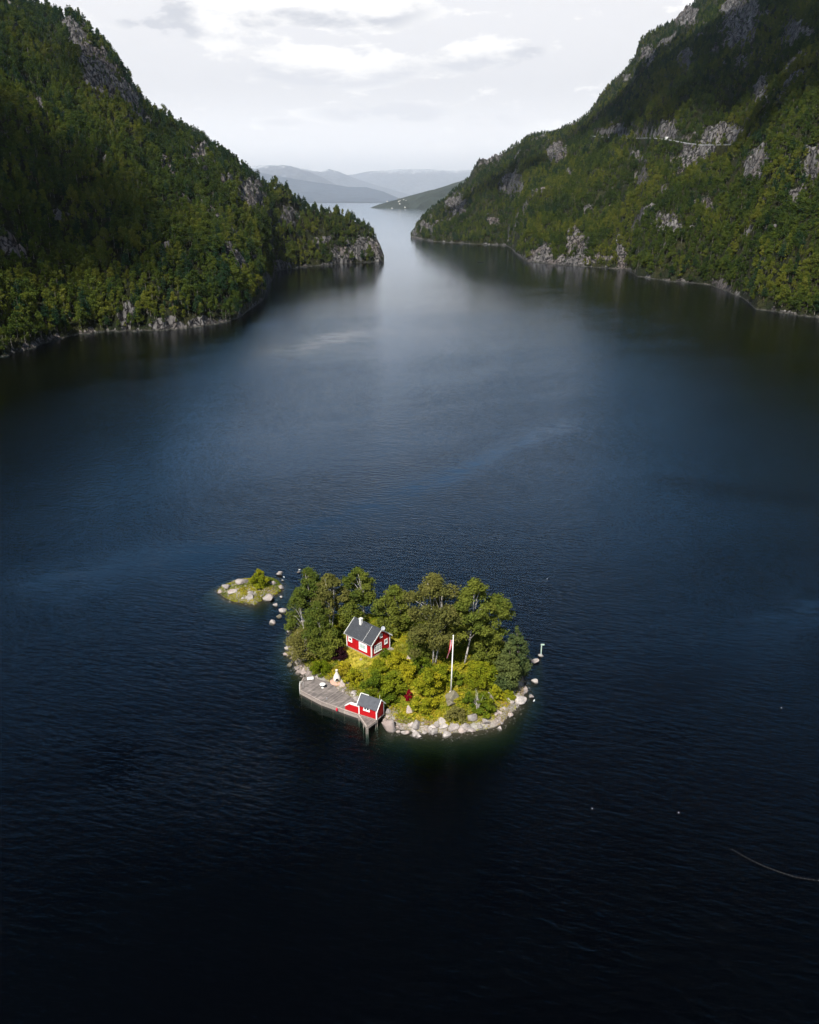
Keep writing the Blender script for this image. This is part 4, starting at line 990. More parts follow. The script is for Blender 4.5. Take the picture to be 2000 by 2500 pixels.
big = [
 (949, 1779, 36, .95, 'tall white and grey boulder in the water beside the boathouse platform'),
 (1017, 1770, 27, .8, 'big rounded pink grey boulder at the near shore left of the long wall of stones'),
 (1058, 1778, 24, .62, 'pinkish flat sided boulder second along the row at the near shore'),
 (1079, 1765, 31, .38, 'long flat boulder lying on top of the near shore row'),
 (1109, 1781, 23, .95, 'round upright boulder at the waterline in the middle of the near shore'),
 (1138, 1780, 17, .9, 'grey boulder at the right end of the near shore row'),
 (1152, 1752, 24, .85, 'round boulder standing alone beneath the bare white shrub'),
 (1267, 1706, 37, .50, 'longest flat white boulder at the right hand shore'),
 (1248, 1694, 20, .7, 'blocky pair-like boulder left above the longest white boulder'),
 (1238, 1705, 20, .9, 'shaded boulder directly left of the longest white boulder'),
 (1284, 1686, 16, .9, 'rounded boulder above the right end of the longest white boulder'),
 (1297, 1702, 14, .8, 'angular boulder farthest out at the right hand shore'),
 (1306, 1665, 17, .65, 'flat topped pale boulder standing in the water off the right shore'),
 (1307, 1616, 18, .65, 'smooth pale boulder at the water edge below the marker post'),
 (1294, 1611, 11, .8, 'smaller pale boulder touching the smooth one below the marker post'),
 (1295, 1625, 10, .7, 'small pale boulder just below the two under the marker post'),
 (1321, 1600, 13, .5, 'flat boulder awash that carries the marker post'),
 (1000, 1733, 22, .8, 'large boulder on the grass right of the boathouse'),
 (1014, 1724, 11, 1.3, 'narrow upright pale stone beside the large boulder right of the boathouse'),
 (949, 1738, 17, .85, 'round boulder against the right wall of the boathouse'),
 (1106, 1700, 36, .75, 'mossy dark rock outcrop that carries the flagpole'),
 (1098, 1719, 28, .8, 'grey cracked rock below the flagpole outcrop'),
 (1194, 1706, 22, 1.2, 'tall grey slab rock behind the bare white shrub'),
 (1024, 1798, 18, .4, 'flat stone awash just off the near shore'),
 (972, 1787, 11, 1.0, 'grey stone between the tall white boulder and the near shore row'),
 (989, 1788, 19, .55, 'flat cracked stone right of the tall white boulder'),
 (1011, 1785, 13, .8, 'small grey stone under the big rounded pink boulder'),
 (1036, 1790, 15, .7, 'low stone at the waterline under the pinkish boulder'),
 (836, 1672, 17, 1.2, 'upright pale boulder on the quay below the garden fireplace'),
 (845, 1682, 12, .8, 'small pale boulder right of the upright one on the quay'),
 (826, 1681, 10, .7, 'small pale boulder left of the upright one on the quay'),
 (850, 1666, 15, .8, 'pale broken rock behind the upright boulder on the quay'),
 (760, 1642, 30, .7, 'broad pale bedrock hump at the head of the quay'),
 (743, 1640, 17, .8, 'pale boulder at the left side of the bedrock hump'),
 (782, 1650, 18, .5, 'low pale rock right of the bedrock hump'),
 (727, 1632, 13, .7, 'whitish boulder on the left shore above the quay'),
 (707, 1624, 13, .8, 'dark rounded boulder at the outermost left shore'),
 (694, 1599, 9, .8, 'pale boulder in the water, outermost of the left shore'),
 (703, 1601, 10, .9, 'pale boulder beside the outermost one of the left shore'),
 (817, 1508, 17, .7, 'pale boulder with dark underside on the back shore between tree trunks'),
 (706, 1542, 12, .7, 'pale boulder at the back left shore under the slim birch'),
 (830, 1612, 9, .7, 'small pale stone below the maroon bush'),
 (882, 1610, 8, .9, 'little round stone on the grass before the cabin'),
 (1002, 1604, 22, .6, 'heap-like white rock in the shade left of the large birch trunk'),
 (1024, 1606, 17, .6, 'white rock in the shade touching the large birch trunk'),
 (1211, 1617, 14, .6, 'white rock in the shade under the right side grove'),
 (1172, 1673, 12, .6, 'pink grey rock in the sunny bushes right of the flagpole'),
 (591, 1419, 32, .45, 'long smooth boulder at the back of the islet left of the shrub'),
 (554, 1433, 24, .55, 'pale boulder at the left back of the islet'),
 (538, 1444, 14, .6, 'rounded boulder at the left tip of the islet'),
 (568, 1446, 19, .65, 'sloping pale boulder on the left half of the islet'),
 (611, 1446, 14, .5, 'flat topped boulder in the centre of the islet'),
 (610, 1458, 17, 1.0, 'upright pale boulder at the front centre of the islet'),
 (654, 1460, 27, .65, 'biggest white boulder at the right front of the islet'),
 (667, 1423, 18, .5, 'pale boulder right of the islet shrub'),
 (686, 1436, 18, .6, 'angular white boulder at the right tip of the islet'),
 (687, 1458, 9, .8, 'small white boulder with black underside right of the islet'),
 (593, 1461, 12, .7, 'small pale boulder in the middle of the islet front'),
 (682, 1402, 13, .9, 'round white boulder in the water behind the islet, larger of a touching pair'),
 (684, 1397, 12, .6, 'flat boulder touching the round white one behind the islet'),
 (690, 1417, 10, .5, 'flat small boulder right behind the islet that carries a gull'),
 (672, 1478, 13, .6, 'first smooth boulder in the water below the islet, nearest it'),
 (690, 1490, 18, .65, 'largest smooth boulder in the strait between islet and island'),
 (682, 1505, 15, .55, 'dark grey boulder in the strait below the largest smooth one'),
 (665, 1519, 18, .6, 'lowest smooth boulder in the strait off the islet'),
 (730, 1396, 12, .3, 'dark flat skerry with a gull in the water behind the left birches'),
]
for i, (px, py, w, ra, lb) in enumerate(big): put_boulder(px, py, w, ra, lb, None, i)
rs = random.Random(17)
def along(poly, n, lo, hi, smin, smax, label, group, seed, skip=None):
    k = 0; N = len(poly)
    while k < n:
        i = rs.randrange(N); x, y = poly[i]; nx, ny = x - poly[:, 0].mean(), y - poly[:, 1].mean(); L = math.hypot(nx, ny)
        d = rs.uniform(lo, hi); x -= nx / L * d; y -= ny / L * d
        if sdist(DOCK, x, y)[0] > -0.3 or (y > poly[:, 1].mean() and rs.random() < .5): continue
        a = smin + (smax - smin) * rs.random() ** 2.2; z = float(isl_h(np.array([x]), np.array([y]))[0])
        o = obj('boulder', (BM_ if a > .5 else BS)[rs.randrange(6)], None, (x, y, max(z, 0) + a * .15), label=label, cat='boulder', group=group)
        o.scale = (a, a * rs.uniform(.7, 1), a * rs.uniform(.5, .8)); o.rotation_euler = (rs.uniform(-.3, .3), rs.uniform(-.3, .3), rs.random() * 6.28); k += 1
along(ISL_P, 165, -.25, 2.1, .22, .95, 'pale granite stone among the many lining the edge of the main island', 'stones lining the shore of the main island', 1)
along(ISLT_P, 55, -.2, 3.0, .10, .42, 'small pale stone among the many scattered over the low islet', 'small stones scattered over the islet', 2)

# ------------------------------------------------------------------ quay
def clip(poly, p, n, sgn):
    out = []
    for i in range(len(poly)):
        a, b = poly[i], poly[(i + 1) % len(poly)]; da = sgn * ((a[0] - p[0]) * n[0] + (a[1] - p[1]) * n[1]); db_ = sgn * ((b[0] - p[0]) * n[0] + (b[1] - p[1]) * n[1])
        if da >= 0: out.append(a)
        if (da >= 0) != (db_ >= 0):
            t = da / (da - db_); out.append((a[0] + t * (b[0] - a[0]), a[1] + t * (b[1] - a[1])))
    return out
def planks(parent, poly, ddir, width, z, th=.05):
    d = Vector(ddir).normalized(); n = Vector((-d.y, d.x)); off = [p[0] * n.x + p[1] * n.y for p in poly]; lo, hi = min(off), max(off)
    k = 0; o = lo + .01
    while o < hi - .04:
        q = clip(clip([tuple(p) for p in poly], (n.x * o, n.y * o), n, 1), (n.x * (o + width - .022), n.y * (o + width - .022)), n, -1)
        o += width
        if len(q) < 3: continue
        zz = z + rs.uniform(-.006, .006); mb = MB(); mb.hexa([(x, y, zz - th) for x, y in q], [(x, y, zz) for x, y in q])
        mb.build('plank', M['wood'], parent); k += 1
    return k
dk = empty('quay', (0, 0, 0), 0, label='weathered grey plank quay wrapping the left near corner of the island', cat='dock')
pa, pb_ = gp(784, 1714, DZ), gp(821, 1688, DZ); pdir = (pb_.x - pa.x, pb_.y - pa.y)
print('planks', planks(dk, DOCK, pdir, .24, DZ))
tri = [gp(875, 1747, DZ)[:2], gp(919, 1761, DZ)[:2], gp(896, 1778, DZ - .02)[:2]]
planks(dk, tri, pdir, .24, DZ - .03)
cen = DOCK.mean(0); ins = [tuple(cen + (q - cen) * .955) for q in DOCK]
mb = MB(); mb.hexa([(x, y, -1.6) for x, y in ins], [(x, y, DZ - .07) for x, y in ins]); mb.build('foundation', M['shadestone'], dk)  # block below the deck, its dark colour carrying the shade there
edge = [gp(x, y, DZ) for x, y in DOCKPX[:7]]
for a, b in list(zip(edge[:-1], edge[1:])) + [(Vector((*tri[0], DZ)), Vector((*tri[2], DZ))), (Vector((*tri[2], DZ)), Vector((*tri[1], DZ)))]:
    d = b - a; L = d.length; d.normalize(); o = Vector((d.y, -d.x, 0)); mb = MB(); k = 0.0
    if o.dot(Vector((0, -1, 0))) < -0.2: o = -o
    hgt = .52 if L > 2 and a in edge else .2
    while k < L - .02:
        w = min(.19, L - k); zt = DZ - .055 + rs.uniform(-.01, .01)
        p, q = a + d * (k + .01), a + d * (k + w); f0, f1 = o * .01, o * .045
        mb.hexa([(p.x + f0.x, p.y + f0.y, zt - hgt), (q.x + f0.x, q.y + f0.y, zt - hgt), (q.x + f1.x, q.y + f1.y, zt - hgt), (p.x + f1.x, p.y + f1.y, zt - hgt)],
                [(p.x + f0.x, p.y + f0.y, zt), (q.x + f0.x, q.y + f0.y, zt), (q.x + f1.x, q.y + f1.y, zt), (p.x + f1.x, p.y + f1.y, zt)]); k += .2
    mb.build('fascia', M['fascia'], dk)
    mb = MB(); i0 = -o * .10; mb.bar((a + i0) + Vector((0, 0, -.0)) + Vector((0, 0, .06)), (b + i0) + Vector((0, 0, .06)), .20, .09); mb.build('edge_beam', M['fascia'], dk)
    n_ = max(1, int(L / 1.8))
    for j in range(n_ + 1):
        p = a + d * (L * j / n_) - o * .15; mb = MB(); mb.tube([(p.x, p.y, -2.6), (p.x, p.y, DZ - .06)], .085, 7); mb.build('post', M['fascia'] if a.x > tri[0][0] - .1 and b.y < edge[5].y else M['darkbark'], dk)  # posts under the deck darker, its shade put into their colour

def on_dock(px, py): return gp(px, py, DZ)
# quay furniture
p = on_dock(758, 1660); e = empty('garden_bench_slab', p, .15, label='low white slab table at the head of the quay', cat='table')
mb = MB(); mb.box((-.55, -.4, .30), (.55, .4, .38)); mb.build('top', M['white'], e, bevel=.02)
for x in (-.4, .4): mb = MB(); mb.box((x - .06, -.3, 0), (x + .06, .3, .30)); mb.build('leg', M['stone'], e)
p = on_dock(788, 1679); e = empty('round_table', p, 0, label='small round white table in the middle of the quay', cat='table')
mb = MB(); mb.lathe((0, 0, 0), [(.46, .66), (.5, .68), (.5, .70), (.46, .72)], 20); mb.build('top', M['white'], e)
mb = MB(); mb.lathe((0, 0, 0), [(.22, .01), (.2, .04), (.04, .07), (.04, .66)], 12); mb.build('leg', M['white'], e)
p = on_island(823, 1661); e = empty('garden_fireplace', p, R(8), label='white garden fireplace with bottle shaped chimney beside the quay', cat='fireplace')
mb = MB(); n = 20; prof = [(.52, 0), (.62, .12), (.64, .42), (.58, .75), (.40, 1.15), (.22, 1.5), (.19, 1.95), (.23, 2.0), (.23, 2.1), (.15, 2.1)]
mb.lathe((0, 0, 0), prof, n); mb.build('body', M['grill'], e, smooth=True)
mb = MB(); mb.hexa([(-.3, -.66, .28), (.3, -.66, .28), (.26, -.4, .28), (-.26, -.4, .28)], [(-.2, -.64, .68), (.2, -.64, .68), (.16, -.4, .68), (-.16, -.4, .68)]); mb.build('fire_opening', M['black'], e)  # solid black block set where the fireplace opens
mb = MB(); mb.lathe((0, -.35, -.25), [(1.15, .0), (1.2, .25), (1.2, .3), (.9, .33)], 24); mb.build('hearth', M['pinkslab'], e)
# bathing ladder
p = on_dock(734, 1676); e = empty('bathing_ladder', p, R(90), label='white bathing ladder at the left edge of the quay', cat='ladder')
for s in (-.25, .25):
    mb = MB(); mb.tube([(s, -.5, .0), (s, -.45, .75), (s, -.1, .9), (s, .12, .8), (s, .17, 0), (s, .17, -1.6)], .028, 6); mb.build('rail', M['white'], e, smooth=True)
for k in range(5): mb = MB(); mb.box((-.25, .14, -.35 - .28 * k), (.25, .2, -.32 - .28 * k)); mb.build('rung', M['white'], e)
p = on_dock(823, 1729); o = MB(); o.lathe((0, 0, 0), [(.04, -.42), (.15, -.34), (.17, -.1), (.15, .08), (.05, .18), (.04, .26)], 12)
o.build('mooring_fender', M['fender'], loc=(p.x - .02, p.y - .22, DZ + .0), smooth=True, label='red fender hanging on the outer edge of the quay', cat='fender')
for q in ((798, 1707), (862, 1734)):
    p = on_dock(*q); mb = MB(); mb.lathe((p.x, p.y, DZ), [(.10, 0), (.06, .06), (.05, .2), (.11, .24), (.1, .28)], 10)
    mb.build('mooring_bollard', M['metal'], smooth=True, label='small grey mooring bollard on the quay %s' % ('near the boathouse wall' if q[0] > 830 else 'below the round table'), cat='bollard')

# ------------------------------------------------------------------ buildings
def frame_window(parent, plane, c, w, h, z0, panes, fw=.16, glass='glass', proud=.06):
    """plane 'x': on the wall x=0 facing -x, c runs along y; plane 'y': on the wall y=0 facing -y, c runs along x"""
    def bx(a0, a1, z_0, z_1, d0, d1):
        mb = MB(); mb.box((-d1, a0, z_0), (-d0, a1, z_1)) if plane == 'x' else mb.box((a0, -d1, z_0), (a1, -d0, z_1)); return mb
    a0, a1 = c - w / 2, c + w / 2; z1 = z0 + h
    wroot = None
    mb = MB()
    def add(a, b, zz0, zz1, d1=proud):
        q = bx(a, b, zz0, zz1, .002, d1); n = len(mb.v); mb.v.extend(q.v); mb.f.extend(tuple(i + n for i in f) for f in q.f)
    add(a0, a0 + fw, z0, z1); add(a1 - fw, a1, z0, z1); add(a0 + fw, a1 - fw, z1 - fw, z1); add(a0 + fw, a1 - fw, z0, z0 + fw)
    nx, nz, bar = panes; iw, ih = w - 2 * fw, h - 2 * fw
    for i in range(1, nx): x = a0 + fw + iw * i / nx; add(x - bar / 2, x + bar / 2, z0 + fw, z1 - fw, proud - .012)
    for j in range(1, nz): 
        z = z0 + fw + ih * j / nz
        for i in range(nx):
            xa = a0 + fw + iw * i / nx + (bar / 2 if i else 0); xb = a0 + fw + iw * (i + 1) / nx - (bar / 2 if i < nx - 1 else 0); add(xa, xb, z - bar / 2, z + bar / 2, proud - .012)
    wroot = mb.build('window', M['white'], parent)
    for i in range(nx):
        for j in range(nz):
            xa = a0 + fw + iw * i / nx + (bar / 2 if i else 0); xb = a0 + fw + iw * (i + 1) / nx - (bar / 2 if i < nx - 1 else 0)
            za = z0 + fw + ih * j / nz + (bar / 2 if j else 0); zb = z0 + fw + ih * (j + 1) / nz - (bar / 2 if j < nz - 1 else 0)
            bx(xa, xb, za, zb, .003, .022).build('pane', M[glass], wroot)
    s = bx(a0 - .03, a1 + .03, z0 - .05, z0 - .002, .002, proud + .05); s.build('sill', M['white'], wroot)
    return wroot
def gable_body(W, L, wh, ah, zlo=0.0):
    mb = MB(); A = [(0, 0, zlo), (W, 0, zlo), (W, 0, wh), (W / 2, 0, ah), (0, 0, wh)]; Bk = [(x, L, z) for x, _, z in A]
    mb.poly(A + Bk, [(0, 1, 2, 3, 4), (9, 8, 7, 6, 5), (0, 4, 9, 5), (1, 6, 7, 2), (0, 5, 6, 1), (4, 3, 8, 9), (3, 2, 7, 8)]); return mb
def roof_slope(W, L, wh, ah, side, over, gover, th, rib=None, lift=.03):
    """one roof slope as a sheet with thickness; rib: spacing of the raised ribs"""
    sl = (ah - wh) / (W / 2); x_e = -over if side < 0 else W + over; z_e = wh - sl * over; xr = W / 2; zr = ah
    y0, y1 = -gover, L + gover; n = Vector((-sl if side < 0 else sl, 0, 1)).normalized(); mb = MB()
    ys = [y0]; hs = [0.0]
    if rib:
        k = y0 + rib * .5
        while k < y1 - rib * .3:
            ys += [k - .07, k - .045, k + .03, k + .055]; hs += [0, .085, .085, 0]; k += rib
    ys.append(y1); hs.append(0.0)
    lo = [(x_e, y, z_e) for y in ys]; hi = [(xr, y, zr) for y in ys]; m_ = len(ys)
    def off(p, h): return (p[0] + n.x * (lift + h), p[1], p[2] + n.z * (lift + h))
    v = [off(p, 0) for p in lo] + [off(p, 0) for p in hi] + [off(p, th + h) for p, h in zip(lo, hs)] + [off(p, th + h) for p, h in zip(hi, hs)]
    f = []
    for i in range(m_ - 1):
        f += [(i, i + 1, m_ + i + 1, m_ + i), (2 * m_ + i + 1, 2 * m_ + i, 3 * m_ + i, 3 * m_ + i + 1), (i + 1, i, 2 * m_ + i, 2 * m_ + i + 1), (m_ + i, m_ + i + 1, 3 * m_ + i + 1, 3 * m_ + i)]
    f += [(0, m_, 3 * m_, 2 * m_), (m_ - 1, 3 * m_ - 1, 4 * m_ - 1, 2 * m_ - 1)]
    mb.poly(v, f); return mb
def barge(parent, W, L, wh, ah, over, gover, y, depth=.2, lift=.0, thick=.05):
    sl = (ah - wh) / (W / 2)
    for sgn in (-1, 1):
        xe = -over if sgn < 0 else W + over; ze = wh - sl * over; mb = MB()
        a = (xe, y, ze - depth * .55 + lift); b = (W / 2, y, ah - depth * .55 + lift)
        up = (0, 0, depth * 1.15)
        A = [(a[0], y, a[2]), (b[0], y, b[2]), (b[0], y + thick, b[2]), (a[0], y + thick, a[2])]
        if sgn > 0: A = [A[1], A[0], A[3], A[2]]
        mb.hexa(A, [(p[0], p[1], p[2] + up[2]) for p in A]); mb.build('barge_board', M['white'], parent)

# the cabin
W, L, WH, AH = 4.6, 6.15, 2.74, 4.62
cab = empty('cabin', HC, HOUSE_ROT, label='small red cabin with dark ribbed roof and white trim among the island trees', cat='house')
mb = MB(); mb.box((-.04, -.04, -.9), (W + .04, L + .04, .16)); mb.build('foundation', M['stone'], cab)
gable_body(W, L, WH, AH, .162).build('wall', M['red'], cab)
for i, (x, y) in enumerate(((0, 0), (W, 0), (0, L), (W, L))):
    sx, sy = (-1 if x == 0 else 1), (-1 if y == 0 else 1); mb = MB()
    mb.box((x + sx * .05, y + sy * .05, .165), (x - sx * .13, y + sy * .003, WH - .05)); mb.box((x + sx * .05, y + sy * .002, .165), (x + sx * .003, y - sy * .13, WH - .05)); mb.build('corner_board', M['white'], cab)
rf = roof_slope(W, L, WH, AH, -1, .22, .28, .05, .235).build('roof', M['roof'], cab)
roof_slope(W, L, WH, AH, 1, .30, .28, .05, .235).build('roof', M['roof'], cab)
mb = MB(); mb.bar((W / 2, -.3, AH + .12), (W / 2, L + .3, AH + .12), .30, .05); mb.build('ridge_cap', M['roof'], rf)
barge(cab, W, L, WH, AH, .36, .28, -.335, .22, .10); barge(cab, W, L, WH, AH, .36, .28, L + .285, .22, .10)
mb = MB(); mb.bar((-.27, -.28, WH - .20), (-.27, L + .28, WH - .20), .06, .08); mb.build('gutter', M['metal'], cab)
sl = (AH - WH) / (W / 2)
ch = MB(); cx, cy = 1.86, 4.35; ch.box((cx - .23, cy - .23, WH + sl * cx - .4), (cx + .23, cy + .23, AH + .66)); ch.box((cx - .28, cy - .28, AH + .662), (cx + .28, cy + .28, AH + .74))
ch = ch.build('chimney', M['chimney'], cab)
mb = MB()
for sx in (-1, 1):
    for sy in (-1, 1): mb.box((cx + sx * .22 - .04, cy + sy * .22 - .04, AH + .742), (cx + sx * .22 + .04, cy + sy * .22 + .04, AH + .86))
mb.hexa([(cx - .29, cy - .29, AH + .862), (cx + .29, cy - .29, AH + .862), (cx + .29, cy + .29, AH + .862), (cx - .29, cy + .29, AH + .862)], [(cx - .12, cy - .12, AH + .97), (cx + .12, cy - .12, AH + .97), (cx + .12, cy + .12, AH + .97), (cx - .12, cy + .12, AH + .97)])
mb.build('chimney_cap', M['chimney'], ch)
mb = MB(); yv = 1.9; mb.bar((-.36, yv, WH - sl * .36 + .17), (W / 2 - .1, yv, AH - sl * .1 + .17), .05, .03); mb.build('roof_strip', M['white'], cab)
frame_window(cab, 'x', 2.08, 1.95, 1.42, .74, (1, 1, .05), .30, 'curtain')
frame_window(cab, 'x', 5.22, .92, .88, 1.32, (1, 1, .05), .22)
frame_window(cab, 'y', 1.56, 1.80, 1.46, .72, (4, 3, .17), .17)
frame_window(cab, 'y', 3.60, .80, .88, 1.38, (1, 1, .05), .22)
frame_window(cab, 'y', 2.34, .66, .66, 3.10, (1, 1, .05), .14)
mb = MB(); mb.tube([(W / 2 + .12, -.42, AH - .25), (W / 2 + .12, -.42, AH + .35)], .025, 6); mb.tube([(W / 2 + .12, -.42, AH - .15), (W / 2 + .12, -.05, AH - .3)], .02, 6); ds = mb.build('dish_mast', M['metal'], cab)
mb = MB(); rr_ = [(.02, 0), (.15, .015), (.27, .05), (.36, .1)]
mb.lathe((0, 0, 0), rr_ + [(.35, .115), (.26, .065), (.14, .03), (.02, .015)], 20); dd = mb.build('satellite_dish', M['dish'], ds, smooth=True); dd.location = (W / 2 + .12, -.48, AH + .42); dd.rotation_euler = (R(62), 0, R(-30))
mb = MB(); mb.box((4.0, -.9, -.1), (4.9, -.1, .12)); mb.build('doorstep', M['stone'], cab)

# the boathouse
SC = gp(920, 1758, DZ); SROT = R(61)
SW, SL, SWH, SAH = 2.15, 3.3, 2.0, 3.15
sh = empty('boathouse', (SC.x, SC.y, DZ), SROT, label='little red boathouse with dark felt roof standing on the quay edge', cat='shed')
gable_body(SW, SL, SWH, SAH, .01).build('wall', M['red'], sh)
for i, (x, y) in enumerate(((0, 0), (SW, 0), (0, SL), (SW, SL))):
    sx, sy = (-1 if x == 0 else 1), (-1 if y == 0 else 1); mb = MB()
    mb.box((x + sx * .05, y + sy * .05, .012), (x - sx * .12, y + sy * .003, SWH - .04)); mb.box((x + sx * .05, y + sy * .002, .012), (x + sx * .003, y - sy * .12, SWH - .04)); mb.build('corner_board', M['white'], sh)
roof_slope(SW, SL, SWH, SAH, -1, .22, .2, .05).build('roof', M['felt'], sh); roof_slope(SW, SL, SWH, SAH, 1, .22, .2, .05).build('roof', M['felt'], sh)
def flat_board(parent, y0, y1):
    sl2 = (SAH - SWH) / (SW / 2)
    for sgn in (-1, 1):
        xe = -.26 if sgn < 0 else SW + .26; ze = SWH - sl2 * .26 + .11; mb = MB(); a, b = (xe, ze), (SW / 2, SAH + .11)
        q = [(a[0], y0, a[1]), (b[0], y0, b[1]), (b[0], y1, b[1]), (a[0], y1, a[1])]
        if sgn > 0: q = [q[1], q[0], q[3], q[2]]
        mb.hexa([(x, y, z - .2) for x, y, z in q], [(x, y, z) for x, y, z in q]); mb.build('barge_board', M['white'], parent)
flat_board(sh, -.30, -.203); flat_board(sh, SL + .203, SL + .30)
mb = MB(); mb.bar((SW / 2, SL * .62, SAH + .13), (SW / 2, SL + .2, SAH + .13), .12, .05); mb.build('ridge_strip', M['white'], sh)
frame_window(sh, 'x', 1.85, 1.15, .80, 1.12, (2, 1, .14), .16)
mb = MB(); mb.tube([(SW / 2 + .1, .1, SAH), (SW / 2 + .1, .1, SAH + .75)], .02, 6); mb.build('antenna', M['white'], sh)
# wind screen beside the boathouse
ws = empty('wind_screen', (SC.x, SC.y, DZ), SROT, label='low red wind screen with broad white cap joined to the left of the boathouse', cat='screen wall')
y0, y1, y2 = SL + .06, SL + 1.75, SL + 2.65
mb = MB(); P2 = [(y0, .012), (y2, .012), (y2, .72), (y1, 1.42), (y0, 1.42)]
mb.poly([(0.0, y, z) for y, z in P2] + [(.30, y, z) for y, z in P2], [(0, 4, 3, 2, 1), (5, 6, 7, 8, 9), (0, 1, 6, 5), (1, 2, 7, 6), (2, 3, 8, 7), (3, 4, 9, 8), (4, 0, 5, 9)]); mb.build('wall', M['red'], ws)
mb = MB()
for (ya, za), (yb, zb) in (((y0, 1.425), (y1, 1.425)), ((y1, 1.425), (y2 + .05, .70))):
    mb.hexa([(-.07, ya, za), (-.07, yb, zb), (.42, yb, zb), (.42, ya, za)], [(-.07, ya, za + .06), (-.07, yb, zb + .06), (.42, yb, zb + .06), (.42, ya, za + .06)])
mb.build('cap', M['white'], ws)
mb = MB()
mb.poly([(-.03, y0, 1.42), (-.03, y1, 1.42), (-.03, y2, .72), (-.03, y2, .62), (-.03, y1, 1.32), (-.03, y0, 1.32), (-.003, y0, 1.42), (-.003, y1, 1.42), (-.003, y2, .72), (-.003, y2, .62), (-.003, y1, 1.32), (-.003, y0, 1.32)],
        [(0, 1, 4, 5), (1, 2, 3, 4), (5, 4, 10, 11), (4, 3, 9, 10), (2, 8, 9, 3)]); mb.build('trim', M['white'], ws)

# ------------------------------------------------------------------ flagpole, marker post, gulls, floats
p = on_island(1101, 1692); top = height_at(1104, 1553, p.y)
fp = empty('flagpole', (p.x, p.y, p.z + .15), 0, label='white flagpole standing on the rock outcrop with a hanging red pennant', cat='flagpole')
H_ = top - p.z - .15; lx_ = 3 * m_per_px(1101, 1690, p.y)
mb = MB(); mb.tube([(0, 0, -.5), (lx_ * .4, 0, H_ * .4), (lx_, 0, H_)], [.115, .095, .06], 10); mb.build('pole', M['white'], fp, smooth=True)
mb = MB(); mb.lathe((lx_, 0, H_), [(.03, 0), (.10, .06), (.11, .12), (.06, .2)], 10); mb.build('finial', M['white'], fp, smooth=True)
mb = MB(); mb.lathe((0, 0, -.4), [(.32, 0), (.28, .45), (.2, .62)], 10); mb.build('base', M['grill'], fp)
def ribbon(mb, u0, u1, zc0, zc1, pts, half):
    for (xa, ya, za, wa), (xb, yb, zb, wb) in zip(pts[:-1], pts[1:]):
        mb.hexa([(xa + wa * u0, ya - .012, za), (xa + wa * u1, ya - .012, za + .08), (xa + wa * u1, ya + .012, za + .08), (xa + wa * u0, ya + .012, za)][:4],
                [(xb + wb * u0, yb - .012, zb), (xb + wb * u1, yb - .012, zb + .08), (xb + wb * u1, yb + .012, zb + .08), (xb + wb * u0, yb + .012, zb)])
zz = [H_ - .75 - i * .42 for i in range(9)]; kx = m_per_px(1101, 1600, p.y)
pts = [(-.06 - (i / 8) ** 1.4 * 13 * kx, .08 * math.sin(i * 1.1), z, .46 * (1 - i / 9.5)) for i, z in enumerate(zz)]
pn = empty('pennant', (p.x + lx_, p.y, p.z + .15), 0, label='long red pennant with white and blue stripe hanging from the flagpole', cat='flag')
for u0, u1, m_ in ((-1.0, -.66, 'flagred'), (-.66, -.55, 'white'), (-.55, -.38, 'flagblue'), (-.38, -.27, 'white'), (-.27, .05, 'flagred')):
    mb = MB(); ribbon(mb, u0, u1, 0, 0, pts, 1); mb.build('stripe', M[m_], pn)

p = gp(1321, 1597, .35); mp = empty('marker_post', p, 0, label='pale green channel marker post standing on a flat rock right of the island', cat='post')
hh = height_at(1321, 1575, p.y) - p.z
mb = MB(); mb.tube([(0, 0, -.4), (0, 0, hh)], .10, 8); mb.build('post', M['sage'], mp)
mb = MB(); mb.box((-.14, -.12, hh), (.50, .12, hh + .20)); mb.build('head', M['sage'], mp)
def gull(loc, label, rz=0.0):
    e = empty('gull', loc, rz, label=label, cat='gull')
    mb = MB(); mb.tube([(-.26, 0, .14), (-.15, 0, .17), (0, 0, .18), (.12, 0, .21), (.18, 0, .28), (.23, 0, .30)], [.02, .07, .09, .07, .045, .035], 8); mb.build('body', M['white'], e, smooth=True)
    for s in (-1, 1): mb = MB(); mb.tube([(.1, s * .07, .2), (-.12, s * .08, .19), (-.3, s * .03, .16)], [.03, .045, .012], 6); mb.build('wing', M['metal'], e, smooth=True)
    mb = MB(); mb.tube([(.22, 0, .30), (.30, 0, .285)], [.02, .006], 5); mb.build('beak', M['pinkslab'], e)
    for s in (-.03, .03): mb = MB(); mb.tube([(.0, s, .0), (.0, s, .13)], .01, 4); mb.build('leg', M['pinkslab'], e)
g = on_island(731, 1398); gull((g.x, g.y + .2, .42), 'white gull resting on the dark flat skerry', .4)
g = on_island(694, 1417); gull((g.x, g.y, .62), 'white gull standing on a flat boulder right behind the islet', 2.0)
g = on_island(1304, 1713); gull((g.x, g.y, .02), 'white gull sitting on the water off the right shore', 1.0)
for q, lb in (((1336, 1413), 'tiny white float on open water right behind the island grove'), ((1908, 1728), 'tiny white float alone far out to the right of the island'), ((1446, 1974), 'tiny white float below the right end of the island'), ((1657, 1984), 'tiny pale float on dark water well below and right of the island')):
    p = gp(*q); mb = MB(); mb.lathe((0, 0, -.12), [(.03, .04), (.06, .07), (.075, .12), (.06, .17), (.03, .2)], 10); mb.build('float', M['white'], loc=p, smooth=True, label=lb, cat='buoy')
fl = [(1788, 2074), (1812, 2088), (1838, 2102), (1866, 2115), (1890, 2124), (1915, 2133), (1945, 2142), (1975, 2147), (2010, 2151)]
fr_ = empty('float_line', gp(*fl[0]), 0, label='thin curved line of small floats on the dark water at the lower right', cat='rope')
